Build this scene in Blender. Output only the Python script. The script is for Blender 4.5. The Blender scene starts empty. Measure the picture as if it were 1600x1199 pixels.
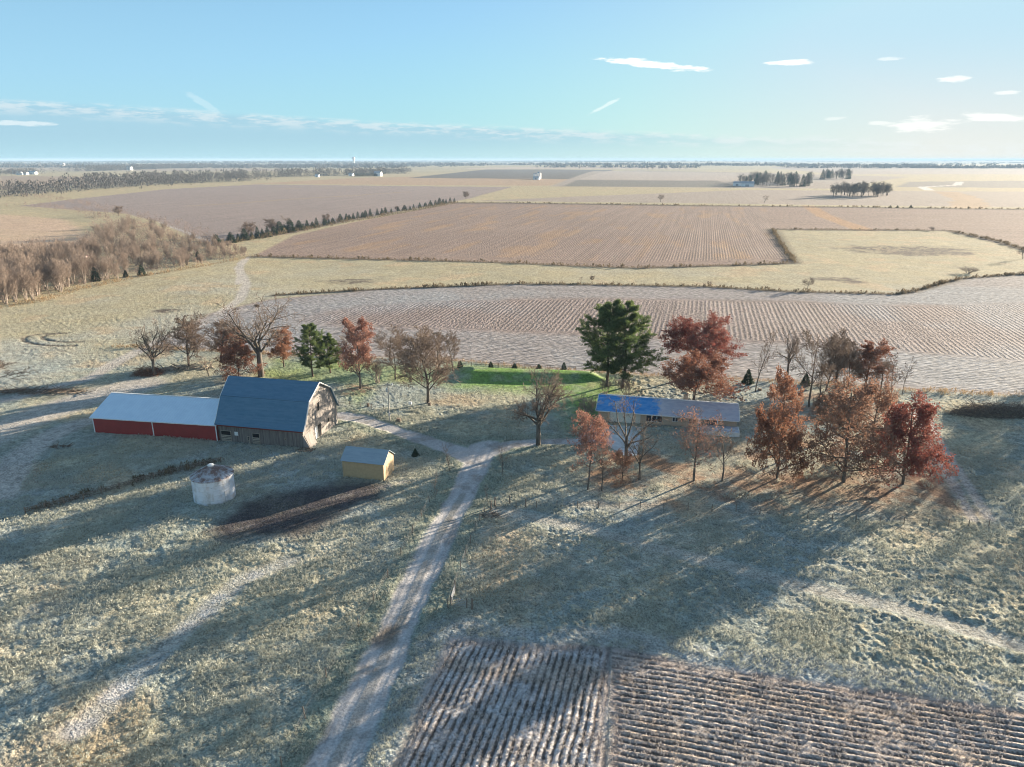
import bpy, math, random
import numpy as np
R = math.radians
C = bpy.context.scene.collection
rng = np.random.default_rng(7)
random.seed(7)

# ------------------------------------------------------------------ camera geometry (real positions are derived from it)
H = 52.0
F = 1110.0
TH = math.atan(350.5 / F)
SN, CS = math.sin(TH), math.cos(TH)
def gp(px, py, z=0.0):
    """ground point seen at photo pixel (px, py)"""
    u = (px - 800) / F; v = (py - 599.5) / F
    d = SN + v * CS
    t = (H - z) / d
    return (u * t, (CS - v * SN) * t)
def ztop(px, py, top):
    """height of something standing at (px, py) whose top shows at row top"""
    Y = gp(px, py)[1]
    v = (top - 599.5) / F
    return H - Y * (SN + v * CS) / (CS - v * SN)
def pxm(px, py):
    """metres per photo pixel at that ground point"""
    return H / (SN + (py - 599.5) / F * CS) / F
NV = np.array([math.sin(R(14.8)), math.cos(R(14.8))])   # crop rows run this way
EV = np.array([NV[1], -NV[0]])

# ------------------------------------------------------------------ numpy noise
def _h(ix, iy, seed):
    with np.errstate(over='ignore'):
        n = (ix.astype(np.int64) * 374761393 + iy.astype(np.int64) * 668265263 + seed * 1442695041) & 0xffffffff
        n = ((n ^ (n >> 13)) * 1274126177) & 0xffffffff
        n = n ^ (n >> 16)
    return (n & 0xffffff).astype(np.float64) / 0xffffff
def vn(x, y, seed=0):
    xi = np.floor(x); yi = np.floor(y); fx = x - xi; fy = y - yi
    fx = fx * fx * (3 - 2 * fx); fy = fy * fy * (3 - 2 * fy)
    a = _h(xi, yi, seed); b = _h(xi + 1, yi, seed); c = _h(xi, yi + 1, seed); d = _h(xi + 1, yi + 1, seed)
    return (a * (1 - fx) + b * fx) * (1 - fy) + (c * (1 - fx) + d * fx) * fy
def fbm(x, y, seed=0, o=3):
    s = 0; a = 1; t = 0
    for i in range(o):
        s = s + a * vn(x * 2 ** i + 17.3 * i, y * 2 ** i - 9.1 * i, seed + i); t += a; a *= .55
    return s / t
def sm(e0, e1, x):
    t = np.clip((x - e0) / (e1 - e0), 0, 1); return t * t * (3 - 2 * t)

# ------------------------------------------------------------------ zones of the ground, as world polygons
def W(pts): return [gp(*p) for p in pts]
def pdist(X, Y, poly):
    """signed distance, positive inside"""
    d = np.full(X.shape, 1e18); ins = np.zeros(X.shape, bool)
    n = len(poly)
    for i in range(n):
        x1, y1 = poly[i]; x2, y2 = poly[(i + 1) % n]
        ex, ey = x2 - x1, y2 - y1
        t = np.clip(((X - x1) * ex + (Y - y1) * ey) / (ex * ex + ey * ey + 1e-9), 0, 1)
        d = np.minimum(d, (X - x1 - t * ex) ** 2 + (Y - y1 - t * ey) ** 2)
        if y1 != y2:
            c = ((y1 > Y) != (y2 > Y)) & (X < (x2 - x1) * (Y - y1) / (y2 - y1) + x1)
            ins ^= c
    return np.where(ins, 1, -1) * np.sqrt(d)
def ldist(X, Y, line, w=None):
    """distance to a polyline; w = half widths at its points -> returns distance minus half width"""
    d = np.full(X.shape, 1e18)
    for i in range(len(line) - 1):
        x1, y1 = line[i]; x2, y2 = line[i + 1]
        ex, ey = x2 - x1, y2 - y1
        t = np.clip(((X - x1) * ex + (Y - y1) * ey) / (ex * ex + ey * ey + 1e-9), 0, 1)
        q = np.sqrt((X - x1 - t * ex) ** 2 + (Y - y1 - t * ey) ** 2)
        if w is not None: q = q - (w[i] * (1 - t) + w[i + 1] * t)
        d = np.minimum(d, q)
    return d

Z = {}
Z['fieldA'] = W([(700, 992), (955, 1012), (948, 1199), (945, 1400), (430, 1400), (600, 1199), (650, 1090)])
Z['fieldB'] = W([(955, 1012), (1100, 1037), (1300, 1068), (1600, 1112), (1900, 1160), (2300, 1500), (945, 1400), (948, 1199)])
Z['fieldC'] = W([(420, 470), (600, 453), (800, 445), (930, 446), (1100, 448), (1240, 457), (1400, 460), (1425, 456), (1500, 436), (1600, 428), (2000, 425),
                 (2300, 690), (1600, 617), (1430, 611), (1100, 590), (900, 579), (700, 562), (430, 552), (300, 545), (215, 545), (330, 490)])
Z['fieldCrow'] = W([(560, 482), (700, 474), (928, 468), (1220, 472), (1420, 480), (1600, 476), (1900, 480), (2100, 640), (1600, 561), (1220, 533), (900, 519), (590, 508), (470, 503)])
Z['fieldD'] = W([(395, 402), (460, 368), (590, 340), (712, 317), (1200, 323), (1600, 328), (2200, 335), (2200, 480), (1600, 392), (1482, 361), (1205, 359), (1242, 411), (1000, 419), (700, 409)])
Z['fieldDrow'] = W([(430, 391), (480, 370), (720, 320), (1200, 324), (1205, 358), (1228, 403), (1000, 410), (700, 400)])
Z['fieldF'] = W([(30, 322), (110, 312), (260, 296), (400, 289), (800, 292), (735, 310), (590, 336), (455, 365), (330, 384), (250, 347), (190, 333)])
Z['lawn'] = W([(716, 572), (900, 581), (960, 586), (960, 640), (905, 668), (880, 640), (850, 607), (716, 603)])
Z['lawn2'] = W([(430, 560), (560, 566), (700, 575), (716, 603), (600, 600), (560, 640), (520, 600), (440, 600), (400, 580)])
Z['meadow'] = W([(0, 335), (100, 342), (150, 372), (110, 402), (-60, 425), (-200, 340)])
Z['houseyard'] = W([(880, 690), (1170, 690), (1180, 600), (1420, 640), (1540, 810), (1200, 800), (900, 790)])
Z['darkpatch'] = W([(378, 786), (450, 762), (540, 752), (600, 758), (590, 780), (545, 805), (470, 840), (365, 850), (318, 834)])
drive = W([(440, 1330), (520, 1199), (590, 1050), (640, 940), (690, 830), (722, 775), (745, 725), (757, 700), (765, 697)]); drw = [2.2, 2.2, 2.1, 2.05, 2.05, 2.1, 2.4, 2.9, 2.5]
drvL = W([(745, 722), (715, 705), (670, 690), (620, 672), (570, 655), (535, 648)]); dlw = [2.2, 2.2, 1.8, 1.7, 2.0, 2.2]
drvR = W([(750, 715), (790, 697), (840, 692), (900, 690), (955, 685)]); dvw = [2.0, 1.6, 1.3, 1.4, 1.6]
pathR = W([(740, 800), (800, 802), (900, 822), (1000, 850), (1150, 888), (1250, 916), (1400, 950), (1600, 1012), (1900, 1110)]); prw = [1.5, 1.3, 1.0, 1.1, 1.2, 1.2, 1.2, 1.2, 1.2]
trk1 = W([(0, 690), (60, 672), (150, 655), (260, 590)][0:3] + [(-80, 715)][0:0])
tracks = [
    (W([(-100, 715), (0, 672), (70, 645), (150, 618), (215, 600)]), 5.5),
    (W([(-60, 800), (0, 770), (20, 740), (30, 715), (80, 680), (130, 660)]), 2.5),
    (W([(-100, 640), (20, 622), (140, 590), (190, 560), (250, 530), (330, 500), (375, 470), (385, 445), (372, 420), (385, 405)]), 1.7),
    (W([(190, 562), (280, 520), (360, 488), (450, 478)]), 1.2),
    (W([(372, 445), (378, 425), (374, 412), (390, 402)]), 1.2),
    (W([(250, 347), (290, 362), (330, 380)]), 1.5),
    (W([(1440, 640), (1470, 690), (1500, 740), (1545, 810)]), .5),
    (W([(1425, 640), (1450, 690), (1480, 740), (1520, 812)]), .5),
    (W([(365, 832), (450, 802), (560, 770), (640, 752)]), .15),
    (W([(480, 1199), (600, 960), (660, 840)]), .1),
]
frostpath = W([(120, 1140), (200, 1070), (290, 985), (345, 935), (380, 905), (450, 880)])
ring = [(gp(95 + 60 * math.cos(a), 530 + 10 * math.sin(a))) for a in np.linspace(1.2, 4.6, 9)]
ring2 = [(gp(110 + 45 * math.cos(a), 527 + 7 * math.sin(a))) for a in np.linspace(1.2, 4.6, 9)]

# colours of the ground (linear reflectance)
c_ = lambda *a: np.array(a)
K = dict(
    grass=c_(.27, .295, .25), pale=c_(.365, .335, .23), tan=c_(.47, .345, .21), frost=c_(.37, .40, .41), lush=c_(.17, .29, .065),
    stub=c_(.295, .23, .20), stubD=c_(.22, .165, .13), gravel=c_(.43, .405, .39), dirt=c_(.17, .135, .10), dark=c_(.085, .075, .06), leaf=c_(.29, .13, .06))

FAR = [  # polygon, colour: farmland beyond
    (W([(390, 288), (860, 290), (960, 266), (700, 276), (560, 279)]), c_(.44, .30, .19)),
    (W([(640, 279), (905, 281), (960, 265.5), (760, 265)]), c_(.14, .12, .105)),
    (W([(860, 291), (1300, 295), (1420, 276), (1000, 266), (925, 268)]), c_(.36, .29, .23)),
    (W([(900, 282.5), (1120, 283), (1160, 293), (880, 291)]), c_(.19, .165, .135)),
    (W([(905, 281), (1150, 283), (1150, 271), (950, 267)]), c_(.42, .34, .28)),
    (W([(700, 264), (1100, 264.5), (1050, 262), (820, 261.5)]), c_(.50, .38, .28)),
    (W([(1400, 292), (1700, 294), (1700, 281), (1420, 284)]), c_(.24, .205, .17)),
    (W([(1160, 297), (1700, 300), (1700, 325), (740, 314)]), c_(.37, .295, .235)),
    (W([(0, 296), (200, 285), (250, 278), (0, 276)]), c_(.36, .26, .18)),
    (W([(0, 266), (300, 268), (520, 266), (300, 262), (0, 258)]), c_(.42, .32, .23)),
    (W([(1300, 272), (1700, 272), (1700, 262), (1200, 262)]), c_(.40, .32, .26)),
]
STREAM = W([(1500, 284), (1495, 289), (1440, 292), (1452, 297)])
def macro(X, Y):
    """large relief of the land"""
    r = np.sqrt(X * X + Y * Y)
    z = sm(3500, 9000, r) * (fbm(X / 2600, Y / 2600, 5, 3) - .42) * 60
    z = z + sm(900, 2500, r) * (fbm(X / 700, Y / 700, 8, 2) - .5) * 5
    b = pdist(X, Y, BANK); z = z + 1.5 * sm(-1.0, 4.5, b)
    z = z + sm(90, 260, r) * (1 - sm(900, 1500, r)) * (fbm(X / 90, Y / 90, 18, 2) - .5) * 1.2
    z = z + (1 - sm(160, 260, r)) * sm(0, 30, r) * (fbm(X / 22, Y / 22, 31, 2) - .5) * .5
    return z
BANK = W([(716, 574), (935, 581), (950, 596), (880, 598), (716, 594)])
def gz(x, y): return float(macro(np.array([float(x)]), np.array([float(y)]))[0])

def build_ground():
    fine = np.linspace(-R(43), R(43), 1250)
    side = np.concatenate([np.linspace(R(43), R(317), 90)[1:-1]])
    ang = np.concatenate([fine, side])
    # distances: even steps of depression angle seen from 52 m up
    vv = np.concatenate([np.linspace(1.9, .62, 30)[:-1], np.linspace(.62, .05, 400)[:-1], np.linspace(.05, -.27, 420)[:-1], np.linspace(-.27, -350.2 / F, 80)])
    dep = SN + vv * CS; dist = H * (CS - vv * SN) / dep
    dist = np.concatenate([[4.0], dist[dist > 8]])
    dist = np.minimum(dist, 70000)
    A, D = np.meshgrid(ang, dist)
    D = D / np.where(np.abs(A) < R(60), 1.0, 1.0)
    X = np.sin(A) * D; Y = np.cos(A) * D
    nr, nc = X.shape
    X = X.ravel(); Y = Y.ravel(); r = np.sqrt(X * X + Y * Y)
    near = 1 - sm(260, 420, r)
    z = macro(X, Y)
    n1 = fbm(X / 9, Y / 9, 1, 3); n2 = fbm(X / 45, Y / 45, 2, 3); n3 = fbm(X / 2.6, Y / 2.6, 3, 3); n4 = fbm(X / 220, Y / 220, 4, 3)
    n5 = fbm(X / 1.1, Y / 1.1, 11, 2)
    wob = (n1 - .5) * 2.2
    col = K['grass'][None] * (1 - sm(.35, .7, n1)[:, None]) + K['pale'][None] * sm(.35, .7, n1)[:, None]
    def mix(c, m): 
        nonlocal col
        m = np.clip(m, 0, 1)[:, None]; col = col * (1 - m) + c[None] * m
    # tawny far country
    mix(K['tan'] * .85, sm(400, 1400, r) * .75)
    hue = fbm(X / 600, Y / 600, 21, 2)
    mix(c_(.20, .17, .13), sm(1300, 2500, r) * sm(.5, .6, hue) * .7)
    mix(K['tan'], pdist(X, Y, Z['meadow']) / 20 + .5)
    mix(K['pale'] * c_(1.12, 1.0, .85), sm(190, 270, r) * .75)
    mix(c_(.50, .35, .25), sm(-8, 8, pdist(X, Y, Z['meadow']) + wob * 4) * (.5 + .5 * n2))
    mix(K['frost'], (sm(.42, .7, n2) * .28 + .06) * near)
    mix(K['tan'], sm(.6, .78, fbm(X / 14, Y / 14, 41, 3)) * .6)
    # house yard: fallen leaves, greener lawns
    ya = sm(-4, 6, pdist(X, Y, Z['houseyard']) + wob * 2)
    mix(K['leaf'], ya * sm(.46, .72, fbm(X / 5, Y / 5, 51, 3)) * .75)
    la = sm(-7.0, 4, pdist(X, Y, Z['lawn']) + wob * 3); lb = sm(-3, 4, pdist(X, Y, Z['lawn2']) + wob * 2)
    mix(K['lush'], la * (.55 + .45 * sm(.3, .6, fbm(X / 4, Y / 3, 55, 3)))); mix(K['lush'] * c_(1.1, .95, 1), lb * (.35 + .5 * n1))
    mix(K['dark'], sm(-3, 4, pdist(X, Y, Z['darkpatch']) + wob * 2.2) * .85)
    # wetter dark patches in the pasture
    for q, rad in (((1420, 391), 26), ((1310, 436), 7), ((540, 441), 8), ((1465, 395), 18), ((1330, 440), 6), ((262, 487), 4)):
        cx, cy = gp(*q)
        dd = np.sqrt(((X - cx) / 1.6) ** 2 + (Y - cy) ** 2) + (n1 - .5) * rad
        mix(c_(.13, .10, .075), (1 - sm(rad * .6, rad * 1.1, dd)) * (.35 + .65 * sm(.35, .6, n3)))
    stub = np.zeros(len(X)); rdir = np.zeros(len(X)); grav = np.zeros(len(X))
    zone = np.zeros(len(X), np.int32)
    def zset(i, m):
        zone[m] = i
    dA = pdist(X, Y, Z['fieldA']) + wob * .8; dB = pdist(X, Y, Z['fieldB']) + wob * .5 + (n3 - .5) * .8
    dN = np.maximum(dA, dB)
    dC = pdist(X, Y, Z['fieldC']) + wob * .6; dCr = pdist(X, Y, Z['fieldCrow']) + wob
    dD = pdist(X, Y, Z['fieldD']); dDr = pdist(X, Y, Z['fieldDrow'])
    dF = pdist(X, Y, Z['fieldF'])
    for i, (d, c, w) in enumerate(((dN, K['stub'], 1.2), (dC, K['stub'] * 1.12, 3), (dD, K['stub'] * c_(1.12, 1.02, .92), 4), (dF, K['stub'] * c_(1.2, 1.2, 1.2), 5))):
        m = sm(-w * .5, w * .5, d); mix(c, m); stub = np.maximum(stub, m); zset(2 + i, d > 0)
    mix(K['frost'] * c_(1.0, .97, .97), sm(.45, .7, n2) * sm(0, 4, dC) * .45)
    mix(c_(.44, .27, .15), sm(.52, .75, fbm((X * EV[0] + Y * EV[1]) / 12, (X * NV[0] + Y * NV[1]) / 60, 61, 3)) * sm(0, 4, dDr) * .6)
    mix(K['frost'], sm(0, -8, dCr) * sm(0, 3, dC) * .35)
    rdir = np.where(dA > dB, 0.0, 1.0) * (dN > -3) + (1 - sm(-1.5, 1.5, dCr)) * (dC > -3) * (dN < -3)
    rdir = np.where((dD > -5), 1 - sm(-2, 2, dDr), rdir)
    for p, c in FAR:
        d = pdist(X, Y, p); m = sm(-8, 8, d); mix(c, m); stub = np.maximum(stub, m * .5)
    # orange dry waterway through the far field
    wl = ldist(X, Y, W([(1262, 322), (1290, 338), (1330, 352), (1352, 360)])) + (n2 - .5) * 6
    mix(c_(.46, .27, .14), (1 - sm(5, 10, wl)) * .9)
    wl = ldist(X, Y, W([(1480, 300), (1510, 310), (1515, 325)])) + (n2 - .5) * 20
    mix(c_(.45, .29, .16), (1 - sm(14, 24, wl)) * .8)
    wl = ldist(X, Y, STREAM) ; mix(c_(.62, .55, .5), 1 - sm(7, 10, wl))
    for ln in (W([(420, 296), (520, 294)]), W([(300, 322), (640, 300)])):
        mix(c_(.46, .33, .20), (1 - sm(3, 8, ldist(X, Y, ln))) * .6)
    # frost streaks and faint tracks
    mix(c_(.46, .47, .51), (1 - sm(.3, 2.6, ldist(X, Y, frostpath) + wob * .3)) * (.30 + .25 * sm(.4, .62, n3)))
    tr = np.zeros(len(X)); rut = np.zeros(len(X))
    for ln, w in tracks:
        d = ldist(X, Y, ln); m = 1 - sm(w * .6, w * 1.5 + .4, d + wob * .35)
        tr = np.maximum(tr, m)
    mix(c_(.47, .42, .375), tr * .8)
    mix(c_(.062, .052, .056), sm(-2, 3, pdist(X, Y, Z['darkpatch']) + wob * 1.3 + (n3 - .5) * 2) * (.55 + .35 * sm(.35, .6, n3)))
    for q, rad in (((1410, 765), 11), ((1215, 752), 9), ((1100, 750), 8), ((985, 752), 7), ((1310, 760), 10), ((1085, 640), 8), ((563, 608), 5), ((373, 592), 5)):
        cx, cy = gp(*q); dq = np.sqrt((X - cx + .25 * rad) ** 2 + (Y - cy + .1 * rad) ** 2)
        mix(c_(.30, .195, .125), (1 - sm(rad * .3, rad * 1.15, dq + wob * 1.5)) * (.25 + .65 * sm(.4, .65, fbm(X / 1.3, Y / 1.1, 59, 3))))
    for ln in (ring, ring2):
        d = ldist(X, Y, ln); m = 1 - sm(.4, 1.1, d); mix(c_(.15, .12, .09), m * .8); rut = np.maximum(rut, m)
    dp = ldist(X, Y, pathR, prw) + wob * .25
    mix(c_(.40, .375, .32), (1 - sm(-.5, .5, dp)) * (.75 + .25 * n3)); zset(6, dp < -.1)
    # drive
    dd = np.minimum(np.minimum(ldist(X, Y, drive, drw), ldist(X, Y, drvL, dlw)), ldist(X, Y, drvR, dvw)) + wob * .25 + (n3 - .5) * .8 + (n5 - .5) * .5
    # grassy verge strips beside the drive, worn pale edge of the field
    mix(c_(.20, .23, .17), (1 - sm(2, 4.5, dd)) * .7)
    g = 1 - sm(-.35, .45, dd); mix(K['gravel'], g); grav = g; zset(1, dd < 0)
    dl = ldist(X, Y, drive)
    mid = (1 - sm(.35, .75, np.abs(dl + (n3 - .5) * .3))) * (ldist(X, Y, drive[:6]) < 1)
    mix(c_(.20, .19, .14), mid * (.22 + .4 * n1))
    wheel = 1 - sm(.18, .5, np.abs(np.abs(dl) - 1.0 + (n3 - .5) * .25))
    mix(c_(.55, .52, .50), wheel * g * .4); mix(c_(.20, .17, .14), sm(.58, .72, fbm(X / 3, Y / 3, 57, 3)) * g * .5)
    mud = (1 - sm(.5, 2.0, ldist(X, Y, W([(596, 1000), (612, 985)])) + (n3 - .5) * 1.2)); mix(c_(.15, .115, .085), mud * .8)
    fl = 1 - sm(5.5, 7.5, ldist(X, Y, drive)); fl = fl * (dN < 2)
    edge = (1 - sm(1.0, 3.0, np.abs(dN + 1.5 + wob))); mix(K['frost'] * c_(1.05, 1, .98), edge * .55 * (r < 200))
    # lawn zone id / open pasture id
    zset(7, (np.maximum(pdist(X, Y, Z['lawn']), -99) > 0) & (zone == 0))
    # relief
    fpm = 1 - sm(.5, 2.8, ldist(X, Y, frostpath)); dkm = sm(-1, 2, pdist(X, Y, Z['darkpatch'])) * .7
    calm = np.clip(np.maximum.reduce([g, fpm, dkm, stub, la, (1 - sm(-.5, .8, dp)), tr * .8]), 0, 1)
    right = sm(-.1, .25, (X - (Y * .02)) / np.maximum(r, 1) + .03)
    tus = sm(.28, .85, .6 * fbm(X / 1.1, Y / .8, 71, 4) + .4 * fbm(X / .45, Y / .38, 72, 2)) * (.3 + 1.1 * sm(.3, .7, fbm(X / 11, Y / 11, 75, 2)))
    rough = (1 - calm) * near * (1 - .75 * ya)
    amp = .10 + .14 * sm(-.05, .12, X / np.maximum(r, 1)) * (1 - sm(150, 200, r))
    z = z + rough * (tus * amp + (n5 - .5) * .10 + (fbm(X / .4, Y / .35, 73, 2) - .5) * .12)
    cl = sm(.45, .8, tus) * rough * sm(-.05, .12, X / np.maximum(r, 1))
    mix(K['pale'] * c_(1.15, 1.05, .95), cl * .55)
    e = X * EV[0] + Y * EV[1]; n = X * NV[0] + Y * NV[1]
    wv = (n3 - .5) * .22 + (n1 - .5) * .2
    rA = np.cos(2 * np.pi * (e + wv) / .77); rB = np.cos(2 * np.pi * (n + wv) / .77)
    rows = np.where(rdir > .5, rB, rA)
    fn = sm(-.2, 2.0, dN)
    gap = sm(.30, .46, fbm(X / 1.8, Y / 1.8, 83, 3)); rows = rows * (.35 + .65 * gap)
    z = z + fn * (rows * .062 * (.5 + 1.0 * n1) + (n5 - .5) * .13)
    rs = sm(-.75, .15, rows + (n5 - .5) * 1.0)
    gold = sm(.5, .72, fbm(e / 9, n / 3, 81, 3))
    colr = ((c_(.46, .44, .435) - c_(.05, .08, .11) * (1 - np.clip(rdir, 0, 1) * 0 - (dA > dB))[:, None]) * (1 - .45 * gold[:, None]) + c_(.50, .35, .22) * .45 * gold[:, None])
    base = c_(.13, .108, .096)
    m = (fn * (.35 + .65 * (r < 200)))[:, None]
    cc = base * (1 - rs[:, None]) + colr * rs[:, None]
    col = col * (1 - m) + cc * m
    rutz = np.zeros(len(X))
    z = z - rut * .15 * 1.0 - wheel * g * .05
    z = z - (1 - sm(.25, .5, np.abs(ldist(X, Y, drive, drw) - .1))) * .0
    # ploughed relief for the middle field, big enough to catch the light
    fc = sm(-.2, 4, dC) * near
    z = z + fc * (n3 - .5) * .12
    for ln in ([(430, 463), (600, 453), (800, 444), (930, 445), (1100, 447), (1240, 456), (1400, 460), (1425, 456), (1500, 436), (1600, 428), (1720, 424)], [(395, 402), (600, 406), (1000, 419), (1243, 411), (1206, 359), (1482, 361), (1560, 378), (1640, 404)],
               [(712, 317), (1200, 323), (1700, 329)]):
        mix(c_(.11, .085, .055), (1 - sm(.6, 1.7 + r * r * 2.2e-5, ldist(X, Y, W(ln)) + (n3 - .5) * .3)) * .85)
    col = col * (.86 + .28 * n5[:, None])
    att = np.stack([stub * (1 - fn), rdir, grav, np.clip(1 - calm, 0, 1)], 1)
    V = np.stack([X, Y, z], 1)
    # faces
    i = np.arange(nr - 1)[:, None] * nc; j = np.arange(nc)[None]
    j2 = (j + 1) % nc
    f = np.stack([i + j, i + nc + j, i + nc + j2, i + j2], -1).reshape(-1, 4)
    f = f[:, ::-1]
    # vertex normals
    e1 = V[f[:, 2]] - V[f[:, 0]]; e2 = V[f[:, 3]] - V[f[:, 1]]
    fnrm = np.cross(e1, e2); 
    VN = np.zeros_like(V)
    for k in range(4):
        for a in range(3): VN[:, a] += np.bincount(f[:, k], fnrm[:, a], len(V))
    VN /= np.linalg.norm(VN, axis=1)[:, None] + 1e-12
    if VN[:, 2].mean() < 0: f = f[:, ::-1]; VN = -VN
    fz = zone[f[:, 0]]
    names = ['ground', 'gravel_driveway', 'harvested_field', 'harvested_field', 'harvested_field', 'harvested_field', 'dirt_path', 'lawn']
    mat = mat_ground()
    for k in range(8):
        ff = f[fz == k]
        if len(ff) == 0: continue
        ids, inv = np.unique(ff.ravel(), return_inverse=True)
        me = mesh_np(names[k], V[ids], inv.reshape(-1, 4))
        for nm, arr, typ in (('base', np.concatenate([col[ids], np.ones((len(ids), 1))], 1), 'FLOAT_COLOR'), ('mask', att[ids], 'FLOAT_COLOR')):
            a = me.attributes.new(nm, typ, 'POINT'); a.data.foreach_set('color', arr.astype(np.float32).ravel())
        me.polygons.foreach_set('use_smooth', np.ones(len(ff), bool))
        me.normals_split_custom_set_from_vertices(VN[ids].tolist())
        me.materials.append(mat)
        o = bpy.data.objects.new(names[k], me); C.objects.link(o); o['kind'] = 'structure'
    # centre cap under the camera
    return

def mesh_np(name, V, Fq):
    me = bpy.data.meshes.new(name)
    V = np.asarray(V, np.float32); Fq = np.asarray(Fq, np.int32)
    k = Fq.shape[1]
    me.vertices.add(len(V)); me.vertices.foreach_set('co', V.ravel())
    me.loops.add(Fq.size); me.loops.foreach_set('vertex_index', Fq.ravel())
    me.polygons.add(len(Fq)); me.polygons.foreach_set('loop_start', np.arange(0, Fq.size, k, dtype=np.int32))
    try: me.polygons.foreach_set('loop_total', np.full(len(Fq), k, np.int32))
    except Exception: pass
    me.update(calc_edges=True)
    return me

# ------------------------------------------------------------------ materials
class NT:
    def __init__(s, mat):
        s.t = mat.node_tree; s.n = s.t.nodes; s.l = s.t.links
    def node(s, typ, **kw):
        nd = s.n.new(typ)
        for k, v in kw.items():
            if k.startswith('i_'): nd.inputs[k[2:].replace('_', ' ')].default_value = v
            else: setattr(nd, k, v)
        return nd
    def link(s, a, b): s.l.new(a, b)
    def math(s, op, a, b=None, c=None, clamp=False):
        nd = s.n.new('ShaderNodeMath'); nd.operation = op; nd.use_clamp = clamp
        for i, x in enumerate((a, b, c)):
            if x is None: continue
            if isinstance(x, (int, float)): nd.inputs[i].default_value = x
            else: s.l.new(x, nd.inputs[i])
        return nd.outputs[0]
    def mixc(s, f, a, b, mode='MIX'):
        nd = s.n.new('ShaderNodeMix'); nd.data_type = 'RGBA'; nd.blend_type = mode
        for idx, x in ((0, f), (6, a), (7, b)):
            if isinstance(x, (int, float)): nd.inputs[idx].default_value = x
            elif isinstance(x, (tuple, list)): nd.inputs[idx].default_value = tuple(x) + ((1,) if len(x) == 3 else ())
            else: s.l.new(x, nd.inputs[idx])
        return nd.outputs[2]
    def noise(s, vec, scale, detail=3, rough=.55, dim='3D'):
        nd = s.n.new('ShaderNodeTexNoise'); nd.noise_dimensions = dim
        nd.inputs['Scale'].default_value = scale; nd.inputs['Detail'].default_value = detail; nd.inputs['Roughness'].default_value = rough
        if vec is not None: s.l.new(vec, nd.inputs['Vector'])
        return nd.outputs['Fac']
    def ramp(s, f, a, b):
        nd = s.n.new('ShaderNodeMapRange'); nd.interpolation_type = 'SMOOTHSTEP'
        nd.inputs[1].default_value = a; nd.inputs[2].default_value = b
        s.l.new(f, nd.inputs[0]); return nd.outputs[0]
    def mapv(s, vec, scale=(1, 1, 1), rot=(0, 0, 0)):
        nd = s.n.new('ShaderNodeMapping'); nd.inputs['Scale'].default_value = scale; nd.inputs['Rotation'].default_value = rot
        s.l.new(vec, nd.inputs['Vector']); return nd.outputs[0]
def new_mat(name):
    m = bpy.data.materials.new(name); m.use_nodes = True
    return m, NT(m), m.node_tree.nodes['Principled BSDF']

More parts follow.
